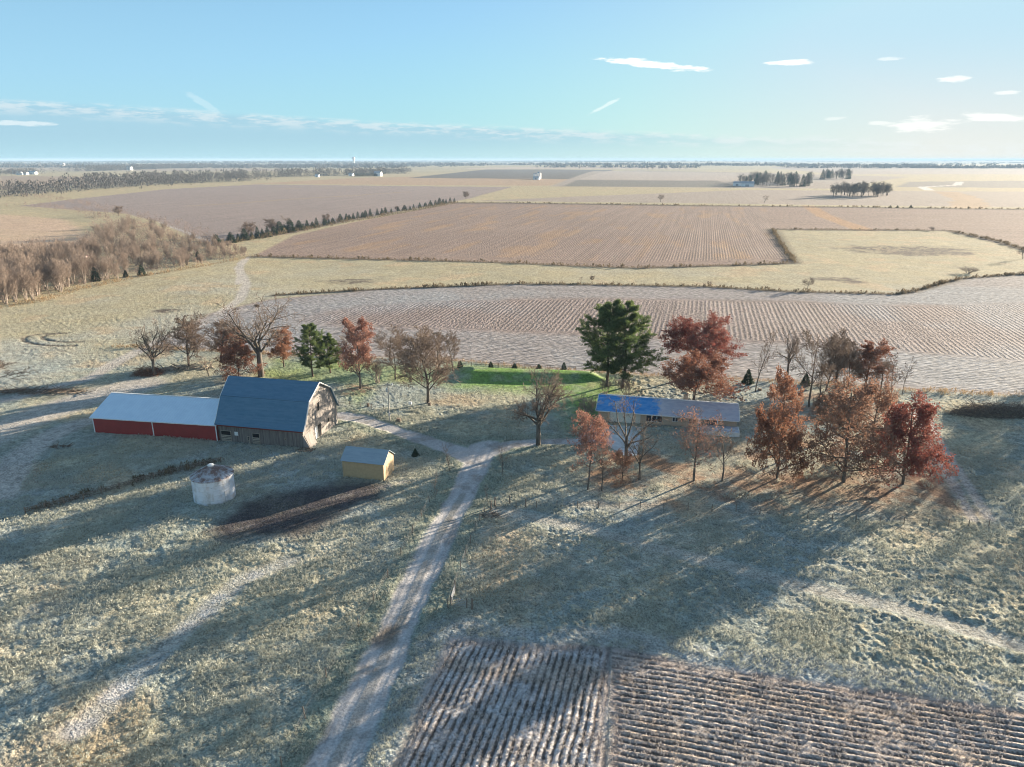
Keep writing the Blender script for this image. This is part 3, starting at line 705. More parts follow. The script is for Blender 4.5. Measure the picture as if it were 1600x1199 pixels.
exec_trees = []
def build_trees():
    T = tree
    gy = 'bare trees behind the barn'
    T('bare_tree', 'bare', 0, -8, 608, 548, 90, 'bare tree cut by the left edge above the rough farm track')
    T('bare_tree', 'gnarly', 1, 241, 585, 503, 80, 'small open bare tree standing in the brush pile behind the red shed')
    T('bare_tree', 'round', 1, 295, 573, 492, 75, 'dense round bare tree beside the log pile behind the red shed')
    T('bare_shrub', 'sapling', 2, 326, 586, 552, 30, 'low bare shrub between the log pile and the dark rust bush', 'shrub')
    T('oak_tree', 'oak_rust_tall', 1, 367, 560, 511, 50, 'rust brown young oak just left of the large bare tree')
    T('oak_shrub', 'oak_rust_low', 2, 374, 590, 535, 64, 'dark rust low bush at the foot of the large bare tree', 'shrub')
    big = T('bare_tree', 'gnarly', 15, 408, 588, 456, 122, 'largest bare tree with crooked limbs and a nest, rising over the barn roof', rz=.4)
    T('bare_tree', 'round', 3, 345, 562, 500, 60, 'thin grey bare tree behind the rust brown oak by the barn')
    T('oak_tree', 'oak_orange_tall', 3, 444, 573, 514, 48, 'small orange oak on the green strip right of the large bare tree')
    T('pine_tree', 'pine', 3, 489, 588, 505, 52, 'small tufted pine on the green strip behind the barn')
    T('pine_tree', 'pine', 5, 516, 582, 522, 44, 'dark low pine just right of the small tufted pine')
    T('oak_tree', 'oak_pink_tall', 4, 563, 606, 499, 52, 'tall narrow pinkish brown tree between the pines and the utility pole')
    T('bare_tree', 'slim', 1, 540, 576, 512, 34, 'slim bare tree close behind the tall pinkish tree')
    T('bare_tree', 'bare', 2, 610, 560, 511, 46, 'dark bare tree at the field edge behind the utility pole')
    T('bare_tree', 'round', 5, 669, 628, 519, 98, 'broad bare tree with a dense twiggy crown right of the utility pole')
    T('bare_tree', 'bare', 3, 618, 592, 530, 56, 'leaning bare tree just above the utility pole', lean=(0, -.1))
    T('bare_tree', 'round', 6, 645, 572, 524, 60, 'grey bare tree half hidden behind the broad bare tree, on its left')
    T('bare_tree', 'bare', 4, 708, 580, 518, 50, 'bare tree at the field edge right of the broad bare tree')
    T('bare_tree', 'slim', 7, 686, 572, 520, 44, 'thin bare tree at the field edge behind the broad bare tree')
    T('bare_tree', 'multi', 8, 590, 598, 552, 46, 'low grey brushy tree left of the leaning bare tree')
    T('bare_tree', 'gnarly', 6, 841, 697, 574, 96, 'mossy crooked bare tree beside the curve of the driveway')
    for i, (px, py, tp) in enumerate(((719, 575, 564), (767, 576, 565), (804, 576, 568), (842, 577, 569), (881, 578, 566))):
        T('young_evergreen', 'spruce', i % 2, px, py, tp, 9, ['first small evergreen from the left on the bright lawn bank', 'second small evergreen from the left on the lawn bank', 'middle and smallest evergreen on the lawn bank', 'fourth small evergreen from the left on the lawn bank', 'dark last small evergreen on the lawn bank, nearest the big pines'][i], 'evergreen', 'small evergreens in a row along the lawn bank')
    T('pine_tree', 'pine', 1, 948, 604, 470, 84, 'left one of the two tall dark pines behind the house')
    T('pine_tree', 'pine', 2, 974, 606, 474, 96, 'right one of the two tall dark pines behind the house, broader')
    T('bare_shrub', 'multi', 1, 945, 617, 585, 30, 'pale bare shrub behind the left end of the house', 'shrub')
    T('bare_shrub', 'multi', 2, 978, 618, 588, 34, 'pale bare shrub at the foot of the tall pines', 'shrub')
    T('bare_shrub', 'multi', 3, 918, 655, 618, 44, 'loose bare shrub at the left corner of the house', 'shrub')
    T('oak_tree', 'oak_red_broad', 5, 1083, 588, 490, 100, 'rear red oak with dark limbs showing, in front of the crop rows')
    T('oak_tree', 'oak_rust_broad', 3, 1080, 645, 554, 120, 'wide rust red oak standing right behind the house roof')
    T('oak_tree', 'oak_pink_sparse', 6, 1084, 752, 628, 84, 'thin leaved pinkish tree standing in front of the house')
    T('bare_tree', 'slim', 3, 1128, 752, 668, 46, 'thin bare tree in the leaf strewn yard in front of the patio')
    T('bare_tree', 'slim', 4, 1180, 613, 515, 42, 'lone slim bare tree behind the right end of the house')
    T('young_evergreen', 'spruce', 3, 1168, 600, 577, 18, 'round small evergreen left of the lone slim bare tree', 'evergreen')
    T('bare_tree', 'gnarly', 8, 1230, 588, 508, 56, 'forked bare tree at the field edge right of the lone slim one')
    T('bare_tree', 'bare', 6, 1264, 637, 512, 78, 'tallest dark bare tree behind the orange oak')
    T('young_evergreen', 'spruce', 2, 1258, 603, 582, 14, 'small evergreen beside the trunk of the tallest dark bare tree', 'evergreen')
    T('bare_tree', 'slim', 9, 1277, 638, 560, 40, 'short bare tree right beside the tallest dark bare tree')
    T('bare_tree', 'round', 8, 1306, 596, 517, 64, 'grey bare tree at the field edge left of the rust red one')
    T('oak_tree', 'oak_rust_tall', 5, 1352, 604, 531, 62, 'rust red oak at the field edge, farthest back of the red trees')
    T('bare_tree', 'round', 9, 1290, 612, 520, 56, 'grey bare tree right of the tallest dark bare tree, at the field edge')
    T('bare_tree', 'round', 5, 1325, 606, 545, 48, 'low grey bare tree in front of the rust red oak at the field edge')
    T('bare_tree', 'bare', 7, 1375, 612, 556, 46, 'grey bare tree right of the rust red oak at the field edge')
    T('bare_tree', 'round', 11, 1290, 690, 600, 74, 'twiggy grey bare tree between the orange and the large brown tree')
    T('bare_tree', 'slim', 5, 1392, 622, 552, 34, 'slim bare tree above the deep red oak')
    T('bare_tree', 'slim', 6, 1409, 619, 556, 26, 'slimmest bare tree at the field edge, last on the right')
    T('oak_tree', 'oak_orange_low', 7, 1214, 747, 582, 98, 'tall orange brown oak between the house and the dark tree')
    T('oak_tree', 'oak_brown_low', 3, 1318, 754, 585, 150, 'large thin leaved brown tree left of the deep red oak')
    T('oak_tree', 'oak_red_low', 9, 1410, 758, 618, 132, 'deep red oak with low sweeping branches, last tree on the right')
    T('oak_tree', 'oak_brown_low', 9, 1358, 715, 588, 96, 'brown twiggy tree behind and between the two right hand oaks')
    T('oak_tree', 'oak_pink_high', 5, 918, 766, 640, 64, 'pinkish red tree in front of the driveway end of the house', lean=(0, -.04))
    T('bare_tree', 'open', 9, 999, 750, 655, 62, 'mossy forked bare tree in front of the concrete pad', rz=1)
    T('bare_tree', 'open', 10, 978, 728, 606, 96, 'leaning bare tree whose limbs spread over the blue roof', lean=(0, -.1))
    T('oak_shrub', 'oak_brown_low', 6, 972, 752, 700, 50, 'rust brown bush between the two bare trees in front of the concrete pad', 'shrub')
    T('bare_tree', 'slim', 11, 940, 768, 690, 36, 'thin dark bare tree right of the pinkish red tree')
    T('young_tree', 'sapling', 1, 703, 737, 690, 26, 'young bare tree in the fork of the driveway, left side')
    T('young_tree', 'sapling', 3, 680, 783, 736, 20, 'pale young tree left of the driveway below the fork')
    T('young_tree', 'sapling', 4, 784, 743, 698, 22, 'pale young tree right of the driveway at the fork')
    T('young_tree', 'sapling', 5, 763, 792, 756, 12, 'smallest young tree beside the gateway of the side path')
    T('round_shrub', 'spruce', 4, 649, 712, 701, 12, 'round dark evergreen shrub between the tan shed and the driveway', 'shrub')
    for i, (X_, Y_, h_, kd) in enumerate(((139, 160, 17, 'oak_brown_broad'), (150, 176, 16, 'round'), (158, 168, 18, 'round'), (118, 126, 14, 'bare'), (126, 117, 13, 'slim'), (113, 108, 12, 'bare'))):
        T('bare_tree' if i else 'oak_tree', kd, [3, 5, 8, 2, 4, 3][i], 0, 0, 0, 0, ['brown oak just beyond the right edge, throwing its shadow on the pasture', 'first grey tree beyond the right edge behind the brush pile', 'second grey tree beyond the right edge behind the brush pile', 'bare tree beyond the right edge level with the house yard', 'slim tree beyond the right edge level with the yard fence', 'lowest bare tree beyond the right edge'][i], hgt=h_, pos=(X_, Y_), wm=h_ * .85)
    # windbreak: two stretches of evergreens with gaps
    gw = 'evergreens of the windbreak between the far fields'
    line = [gp(336, 383), gp(360, 378), gp(470, 358), gp(590, 337), gp(712, 315)]
    spots = [(338, 384, 18), (361, 380, 17), (383, 376, 20), (403, 373, 21), (418, 371, 20), (437, 366, 23), (453, 363, 20), (468, 360, 17), (481, 358, 16), (495, 356, 16),
             (508, 353, 13), (520, 350, 10), (533, 347, 12), (541, 345, 12), (552, 343, 12), (560, 341, 11), (572, 339, 12), (578, 338, 12), (590, 336, 11), (596, 335, 10),
             (603, 333, 10), (633, 329, 10), (647, 327, 8), (655, 325, 8), (673, 322, 10), (680, 321, 9), (686, 320, 10), (692, 319, 9), (698, 318, 8), (703, 317, 8), (709, 316, 6)]
    spots += [(345, 383, 11), (372, 378, 12), (393, 374, 13), (410, 372, 14), (428, 368, 15), (445, 364, 14), (475, 359, 11), (488, 357, 12), (514, 351, 9), (547, 344, 8), (566, 340, 9), (612, 332, 7), (622, 330, 8), (640, 328, 7), (664, 323, 7)]
    for i, (px, py, hp) in enumerate(spots):
        T('spruce_tree', 'spruce', i % 5, px + random.uniform(-1, 1), py, py - hp * random.uniform(.85, 1.1), hp * random.uniform(.5, .95), 'dark evergreen in the long windbreak row between the far stubble fields', 'tree', gw)
    for i, (px, py, hp) in enumerate(((388, 372, 26), (452, 358, 22), (425, 364, 22), (326, 380, 18), (510, 350, 16), (528, 350, 12), (620, 330, 8))):
        T('bare_tree', ['round', 'slim'][i % 2], 1 + i % 3 * 2 if i % 2 == 0 else 1, px, py, py - hp, hp * 1.0, 'bare tree among the evergreens of the windbreak row', 'tree', 'bare trees in the windbreak')
    for i, (px, py, hp, lb) in enumerate(((728, 311, 12, 'round bare tree just past the far end of the windbreak'), (1032, 316, 12, 'lone bare tree on the far fence line in mid field'),
            (1194, 317, 12, 'faint bare tree on the far fence line left of the wood lot'), (186, 338, 16, 'bare tree rising from the scrub edge at the far field corner'), (1262, 452, 18, 'bare tree on the fence line below the dark wet patch'),
            (908, 441, 9, 'leftmost bare bush on the pasture fence line'), (925, 440, 9, 'second bare bush on the pasture fence line'), (1108, 446, 7, 'tiny bare bush on the pasture fence line'), (1598, 405, 20, 'bare tree on the right edge beside the pasture fence'))):
        T('bare_tree', ['round', 'bare', 'slim'][i % 3], [1, 2, 3][i % 3] if i % 3 else 5, px, py, py - hp, hp * .95, lb)
    for i, (px, py, hp, lb) in enumerate(((1391, 325, 4, 'leftmost small evergreen on the far fence line'), (1402, 325, 4, 'second small evergreen on the far fence line'), (1423, 325, 5, 'third small evergreen on the far fence line'))):
        T('young_evergreen', 'spruce', i, px, py, py - hp, hp, lb, 'evergreen')
    for i, (px, py, hp, w, lb) in enumerate(((1513, 427, 10, 38, 'low dark bush in the pasture near the right fence'), (1457, 361, 7, 14, 'dark bush at the far edge of the pasture'))):
        T('field_bush', 'multi', i, px, py, py - hp, w, lb, 'bush')
    # left wood: single trees
    gl = 'bare trees of the wood on the left'
    edge = [(-60, 492), (0, 480), (60, 470), (130, 450), (200, 436), (300, 418), (385, 402)]
    ex = np.array([e[0] for e in edge]); ey = np.array([e[1] for e in edge])
    rnd = random.Random(4); n = 0
    top_e = [(-60, 418), (60, 405), (110, 392), (160, 360), (230, 350), (290, 372), (385, 396)]
    tx = np.array([e[0] for e in top_e]); ty = np.array([e[1] for e in top_e])
    while n < 270:
        px = rnd.uniform(-60, 385); y0 = np.interp(px, ex, ey); y1 = np.interp(px, tx, ty)
        q = rnd.random() ** 1.25 * .0 + rnd.random()
        py = y1 + (y0 - y1) * q - 1
        big_ = np.interp(px, [-60, 150, 240, 385], [1, .95, .62, .34]) * rnd.uniform(.7, 1.12)
        h = 13.5 * big_
        T('wood_tree', 'multi', rnd.randrange(1, 9), px, py, 0, 0, 'bare grey tree of the leafless wood at the left', 'tree', gl, hgt=h, wm=h * rnd.uniform(.5, .8)); n += 1
    for px, py, hp in ((310, 407, 14), (222, 432, 18), (197, 434, 12), (150, 440, 22)):
        T('wood_evergreen', 'spruce', 1, px, py, py - hp, hp * .7, {310: 'small dark evergreen on the wood edge near the field corner', 222: 'dark evergreen on the wood edge right of the middle', 197: 'shorter evergreen on the wood edge beside the dark one', 150: 'tall shaded evergreen deep in the leafless wood'}[px], 'evergreen')

def scatter_stuff(name, mats, pts, hs, ws, label, per=26, seed=3, size=.5, aspect=.3, cat='woods'):
    """upright twiggy clumps merged in one mesh (countless, far off or ground cover)"""
    g = np.random.default_rng(seed); n = len(pts)
    cen = np.repeat(np.asarray(pts, float), per, 0); hh = np.repeat(hs, per); ww = np.repeat(ws, per)
    t = g.uniform(0.02, 1, len(cen)) ** .8
    rad = np.sqrt(g.uniform(0, 1, len(cen))) * ww * .5 * np.sin(np.clip(t * .85 + .15, 0, 1) * np.pi) ** .5
    a = g.uniform(0, 6.283, len(cen))
    P = cen + np.stack([rad * np.cos(a), rad * np.sin(a), hh * t], 1)
    d = np.stack([np.cos(a) * .35, np.sin(a) * .35, np.ones(len(a))], 1)
    me = leaf_mesh(name, P, size * 1.0, g, aspect=aspect, dirs=d)
    # scale each blade with its clump height
    co = np.empty(len(me.vertices) * 3, np.float32); me.vertices.foreach_get('co', co); co = co.reshape(-1, 4, 3)
    mid = co.mean(1, keepdims=True); co = mid + (co - mid) * (hh / np.mean(hs))[:, None, None]
    me.vertices.foreach_set('co', co.reshape(-1).astype(np.float32))
    o = link(name, me, None, mats); tag(o, label, cat, None, 'stuff'); return o
def along(line, step, jit, g):
    out = []
    for (x1, y1), (x2, y2) in zip(line[:-1], line[1:]):
        L = math.hypot(x2 - x1, y2 - y1); n = max(1, int(L / step))
        for i in range(n):
            t = (i + g.uniform(0, 1)) / n; out.append((x1 + (x2 - x1) * t + g.normal(0, jit), y1 + (y2 - y1) * t + g.normal(0, jit)))
    return np.array(out)
def with_z(p):
    p = np.asarray(p); return np.column_stack([p, macro(p[:, 0], p[:, 1])])
def in_poly(poly, n, g):
    xs = [p[0] for p in poly]; ys = [p[1] for p in poly]; out = np.zeros((0, 2))
    while len(out) < n:
        X = g.uniform(min(xs), max(xs), n * 2); Y = g.uniform(min(ys), max(ys), n * 2)
        m = pdist(X, Y, poly) > 0; out = np.concatenate([out, np.column_stack([X[m], Y[m]])])
    return out[:n]

def build_stuff():
    g = np.random.default_rng(5); M = MATS
    # wood understorey at left
    poly = W([(-60, 488), (0, 478), (60, 468), (130, 448), (200, 434), (300, 416), (388, 402), (350, 390), (300, 376), (240, 352), (200, 344), (150, 355), (110, 395), (0, 412), (-60, 420)])
    p = in_poly(poly, 3600, g)
    scatter_stuff('undergrowth', M['scrub'], with_z(p), g.uniform(1.2, 3.2, len(p)), g.uniform(2, 4, len(p)), 'tawny leafless undergrowth filling the left wood', 16, 3, .9, .12, 'undergrowth')
    # scrub strip along the far meadow
    ln = W([(-80, 306), (60, 308), (150, 322), (190, 335), (260, 352), (330, 382)])
    p = np.concatenate([along(ln, 2.2, 7, g), along(W([(-80, 322), (60, 322), (130, 332), (180, 350), (150, 375)]), 1.8, 6, g)])
    scatter_stuff('scrub', M['scrub'], with_z(p), g.uniform(1.5, 5, len(p)), g.uniform(3, 6, len(p)), 'tawny scrub along the far side of the left meadow', 18, 4, 1.1, .16, 'scrub')
    # wooded creek belts far left and beyond
    belts = [([(-60, 312), (20, 306), (120, 298), (260, 288), (400, 283)], 9, 12, 26), ([(60, 288), (200, 277), (330, 273)][0:0], 9, 12, 10),
             ([(120, 292), (260, 283), (400, 279), (540, 275), (620, 272)], 10, 14, 26), ([(130, 268), (250, 264), (330, 262)], 10, 16, 40), ([(0, 272), (60, 272)], 8, 12, 30),
             ([(560, 271), (640, 269)], 8, 9, 8)]
    pts = []; hs = []
    for ln, st, hh, j in belts:
        if not ln: continue
        q = along(W(ln), st * .28, j, g); pts.append(q); hs.append(g.uniform(.6, 1.15, len(q)) * hh * 1.6)
    p = np.concatenate(pts); hs = np.concatenate(hs)
    scatter_stuff('woods', M['farwood'], with_z(p), hs, hs * 1.0, 'belts of leafless woods along the distant creek', 44, 5, 3.2, .45)
    # horizon woodlands
    pts = []; hs = []
    for k in range(170):
        py = 249.6 + 14 * g.random() ** 1.7; px = g.uniform(-150, 1750)
        if py > 259 and 600 < px < 1150: continue
        L = g.uniform(40, 330); q = along(W([(px, py), (px + L * .5, py + g.uniform(-.3, .3)), (px + L, py + g.uniform(-.4, .4))]), max(12, .004 * gp(px, py)[1]), gp(px, py)[1] * .012, g)
        if len(q) > 900: q = q[g.choice(len(q), 900, False)]
        pts.append(q); hs.append(g.uniform(.6, 1.2, len(q)) * 13)
    for (a, b, py) in ((800, 1150, 259.5), (1130, 1350, 260.5), (1300, 1700, 262), (-50, 300, 262), (300, 620, 262), (850, 1090, 262), (-50, 300, 254), (200, 720, 256), (-50, 420, 258), (430, 760, 259.5), (600, 1000, 253), (150, 560, 252)):
        q = along(W([(a, py), (b, py + 1)]), 14, 50, g); pts.append(q); hs.append(g.uniform(.5, 1.1, len(q)) * 19)
    p = np.concatenate(pts); hs = np.concatenate(hs)
    scatter_stuff('woods', M['farwood'], with_z(p), hs, hs * 3.2, 'thin dark woodlands out to the horizon', 20, 6, 9.0, .6)
    # weeds on fence lines
    def weeds(lines, step, jit, hh, label, seed, mat='scrub', per=9, size=.6, asp=.1):
        q = np.concatenate([along(W(l), step, jit, g) for l in lines])
        h = g.uniform(.3, 1.2, len(q)) * hh * (.6 + .6 * sm(.3, .7, fbm(q[:, 0] / 5, q[:, 1] / 5, seed, 3)))
        scatter_stuff('tall_grass', M[mat], with_z(q), h, h * 1.1, label, per, seed, size, asp, 'grass')
    # tufts of grass near by
    def tufts(n, rmin, rmax, label, seed, mat, hgt, keep):
        r = np.sqrt(g.uniform(rmin ** 2, rmax ** 2, n)); a = g.uniform(-R(41), R(41), n); X = r * np.sin(a); Y = r * np.cos(a)
        ok = keep(X, Y); X = X[ok]; Y = Y[ok]; h = hgt * g.uniform(.5, 1.4, len(X))
        scatter_stuff('grass', M[mat], with_z(np.column_stack([X, Y])) + (0, 0, .05), h, h * 1.5, label, 6, seed, .26, .16, 'grass')
    def open_grass(X, Y):
        m = fbm(X / 3.2, Y / 2.4, 91, 3) > .44
        for k in ('fieldA', 'fieldB', 'lawn', 'fieldC'): m &= pdist(X, Y, Z[k]) < 0
        m &= pdist(X, Y, Z['darkpatch']) < -1; m &= (pdist(X, Y, Z['houseyard']) < -2) | (fbm(X / 4, Y / 4, 93, 2) > .6); m &= ldist(X, Y, frostpath) > 1.5
        for ln, w in tracks: m &= ldist(X, Y, ln) > w
        m &= ldist(X, Y, drive, drw) > .5; m &= ldist(X, Y, drvL, dlw) > .5; m &= ldist(X, Y, drvR, dvw) > .5; m &= ldist(X, Y, pathR, prw) > .7
        return m
    M['tuft'] = mat_leaf('frosty_grass_blades', [(.36, .38, .32), (.62, .60, .50)], .3)
    M['corn'] = mat_leaf('corn_stubble', [(.42, .36, .32), (.66, .61, .57)], .2)
    tufts(230000, 48, 150, 'frosty tufts of rough pasture grass', 21, 'tuft', .21, open_grass)
    tufts(34000, 48, 100, 'broken corn stubble in the nearest field', 22, 'corn', .16, lambda X, Y: np.maximum(pdist(X, Y, Z['fieldA']), pdist(X, Y, Z['fieldB'])) > .3)
    M['weed'] = mat_leaf('dry_weeds', [(.26, .19, .10), (.40, .28, .16)], .3)
    M['weedD'] = mat_leaf('dark_weeds', [(.12, .095, .06), (.24, .18, .11)], .3)
    weeds([[(430, 463), (600, 453), (800, 444), (930, 445), (1100, 447), (1240, 456), (1400, 460), (1425, 456), (1500, 436), (1600, 428), (1720, 424)]], .35, .6, 1.1, 'dry weeds along the fence line above the middle field', 11, 'weedD', 9, .7, .25)
    weeds([[(395, 402), (600, 406), (1000, 419), (1243, 411)], [(1243, 411), (1206, 359)], [(1206, 359), (1482, 361), (1560, 378), (1640, 404)]], .5, .8, 1.3, 'dark weeds along the upper pasture fence line', 12, 'weedD', 9, .8, .25)
    weeds([[(712, 317), (1200, 323), (1700, 329)]], 1.1, 1.2, 1.5, 'dark weeds along the far fence line', 13, 'weedD', 8, 1.1, .3)
    weeds([[(180, 541), (300, 546), (430, 553), (700, 563), (900, 580), (1100, 591), (1430, 612), (1700, 623)]], .16, .9, .8, 'golden dry grass along the edge of the middle field', 14, 'weed', 9, .5, .12)
    weeds([[(-60, 494), (0, 482), (60, 472), (130, 452), (200, 438), (300, 420), (388, 404)]], .25, 1.2, 1.3, 'golden dry grass along the edge of the left wood', 15, 'weed', 9, .6, .12)
    weeds([[(336, 386), (470, 362), (600, 338), (712, 318)]], .7, 2.0, 3.2, 'brown brush and dry grass under the windbreak row', 16, 'weedD', 12, 1.0, .2)
    weeds([[(50, 798), (130, 775), (240, 745), (345, 718)]], .12, .5, .8, 'dark weeds along the old fence left of the grain bin', 17, 'weedD', 14, .5, .16)

def farm_trees():
    g = random.Random(9)
    def grove(name, poly_px, n, h, label, kinds=('fartree',)):
        poly = W(poly_px); gg = np.random.default_rng(len(label)); P = in_poly(poly, n, gg)
        for i, (x, y) in enumerate(P):
            k = kinds[i % len(kinds)]
            hh = h * g.uniform(.75, 1.1)
            e = tree('far_tree' if k == 'fartree' else 'far_evergreen', k, i % 3, 0, 0, 0, 0, label, 'tree', name, hgt=hh, pos=(x, y), wm=hh * (.85 if k == 'fartree' else .5))
    grove('trees of the near wood lot', [(1300, 309), (1383, 309), (1388, 305), (1308, 304)], 40, 20, 'tree of the rectangular wood lot standing alone in the far field')
    grove('trees of the farmstead grove', [(1148, 290), (1262, 292), (1268, 284), (1180, 283)], 56, 24, 'tree of the long dark grove around the far farmstead', ('fartree', 'fartree', 'spruce'))
    grove('trees of the small grove', [(1283, 281), (1328, 281), (1328, 277), (1286, 277)], 18, 26, 'tree of the small grove behind the rectangular wood lot', ('fartree', 'spruce'))
    grove('trees by the left farmstead', [(-40, 275), (50, 276), (52, 272), (-40, 271)], 30, 20, 'tree beside the white farm buildings far left')
    for k, px in enumerate((905, 1003, 1012, 1019, 1030, 1041, 1052, 1062, 1072)):
        tree('far_tree', 'fartree', k % 3, px, 265.5, 0, 0, 'scattered roadside tree below the distant wood line', 'tree', 'roadside trees far off', hgt=g.uniform(16, 24), wm=17)

# ------------------------------------------------------------------ buildings
def frame_from(p0, p1):
    """local frame with x from photo pixel p0 to p1 on the ground"""
    a = gp(*p0); b = gp(*p1)
    return a, math.atan2(b[1] - a[1], b[0] - a[0]), math.hypot(b[0] - a[0], b[1] - a[1])

def boards(name, c1, c2, period=.25, dark=.35):
    """weathered vertical boards: seams and streaks in object space"""
    m, t, b = new_mat(name)
    co = t.node('ShaderNodeTexCoord').outputs['Object']
    sx = t.node('ShaderNodeSeparateXYZ'); t.link(co, sx.inputs[0])
    s = t.math('ADD', sx.outputs[0], sx.outputs[1])
    fr = t.math('FRACT', t.math('DIVIDE', s, period))
    seam = t.math('LESS_THAN', fr, .12)
    idn = t.math('FLOOR', t.math('DIVIDE', s, period))
    wn = t.node('ShaderNodeTexWhiteNoise', noise_dimensions='1D'); t.link(idn, wn.inputs['W'])
    st = t.ramp(t.noise(t.mapv(co, (3, 3, .35)), 1.6, 4, .7), .35, .7)
    f = t.math('ADD', t.math('MULTIPLY', wn.outputs['Value'], .55), t.math('MULTIPLY', st, .5), clamp=True)
    c = t.mixc(f, c1, c2); c = t.mixc(t.math('MULTIPLY', seam, dark), c, (.03, .025, .02))
    t.link(c, b.inputs['Base Color']); b.inputs['Roughness'].default_value = .9; b.inputs['Specular IOR Level'].default_value = .2
    bp = t.node('ShaderNodeBump'); bp.inputs['Strength'].default_value = .5; bp.inputs['Distance'].default_value = .03
    t.link(t.math('SUBTRACT', 1, seam), bp.inputs['Height']); t.link(bp.outputs[0], b.inputs['Normal'])
    return m
def ribbed(name, col, col2, period=.3, rough=.45, metal=.0, axis=0, spec=.5, amt=.25, bump=.35):
    m, t, b = new_mat(name)
    co = t.node('ShaderNodeTexCoord').outputs['Object']
    sx = t.node('ShaderNodeSeparateXYZ'); t.link(co, sx.inputs[0])
    fr = t.math('FRACT', t.math('DIVIDE', sx.outputs[axis], period))
    rib = t.math('LESS_THAN', fr, .14)
    f = t.ramp(t.noise(co, .6, 4, .6), .3, .7)
    c = t.mixc(f, col, col2); c = t.mixc(t.math('MULTIPLY', rib, amt), c, tuple(x * .4 for x in col))
    t.link(c, b.inputs['Base Color']); b.inputs['Roughness'].default_value = rough; b.inputs['Metallic'].default_value = metal; b.inputs['Specular IOR Level'].default_value = spec
    bp = t.node('ShaderNodeBump'); bp.inputs['Strength'].default_value = bump; bp.inputs['Distance'].default_value = .03
    t.link(rib, bp.inputs['Height']); t.link(bp.outputs[0], b.inputs['Normal'])
    return m
def shingles(name, c1, c2, rough=.85, row=.28):
    m, t, b = new_mat(name)
    co = t.node('ShaderNodeTexCoord').outputs['Object']
    sx = t.node('ShaderNodeSeparateXYZ'); t.link(co, sx.inputs[0])
    s = t.math('ADD', sx.outputs[2], t.math('MULTIPLY', sx.outputs[1], .3))
    k = t.math('FLOOR', t.math('DIVIDE', s, row))
    x = t.math('FLOOR', t.math('ADD', t.math('MULTIPLY', sx.outputs[0], 1.1), t.math('MULTIPLY', k, .5)))
    cb = t.node('ShaderNodeCombineXYZ'); t.link(x, cb.inputs[0]); t.link(k, cb.inputs[1])
    wn = t.node('ShaderNodeTexWhiteNoise', noise_dimensions='2D'); t.link(cb.outputs[0], wn.inputs['Vector'])
    wk = t.node('ShaderNodeTexWhiteNoise', noise_dimensions='1D'); t.link(k, wk.inputs['W'])
    st = t.ramp(t.noise(t.mapv(co, (.25, 1, 2.2)), 1.0, 4, .6), .35, .7)
    f = t.math('ADD', t.math('ADD', t.math('MULTIPLY', wn.outputs['Value'], .35), t.math('MULTIPLY', st, .4)), t.math('MULTIPLY', wk.outputs['Value'], .25))
    t.link(t.mixc(f, c1, c2), b.inputs['Base Color']); b.inputs['Roughness'].default_value = rough; b.inputs['Specular IOR Level'].default_value = .4
    return m

def gable_wall(mb, x, th, prof):
    """solid end wall at x, profile list of (y,z), thickness th towards -x"""
    mb.extr([(x, y, z) for y, z in prof], (-th, 0, 0))

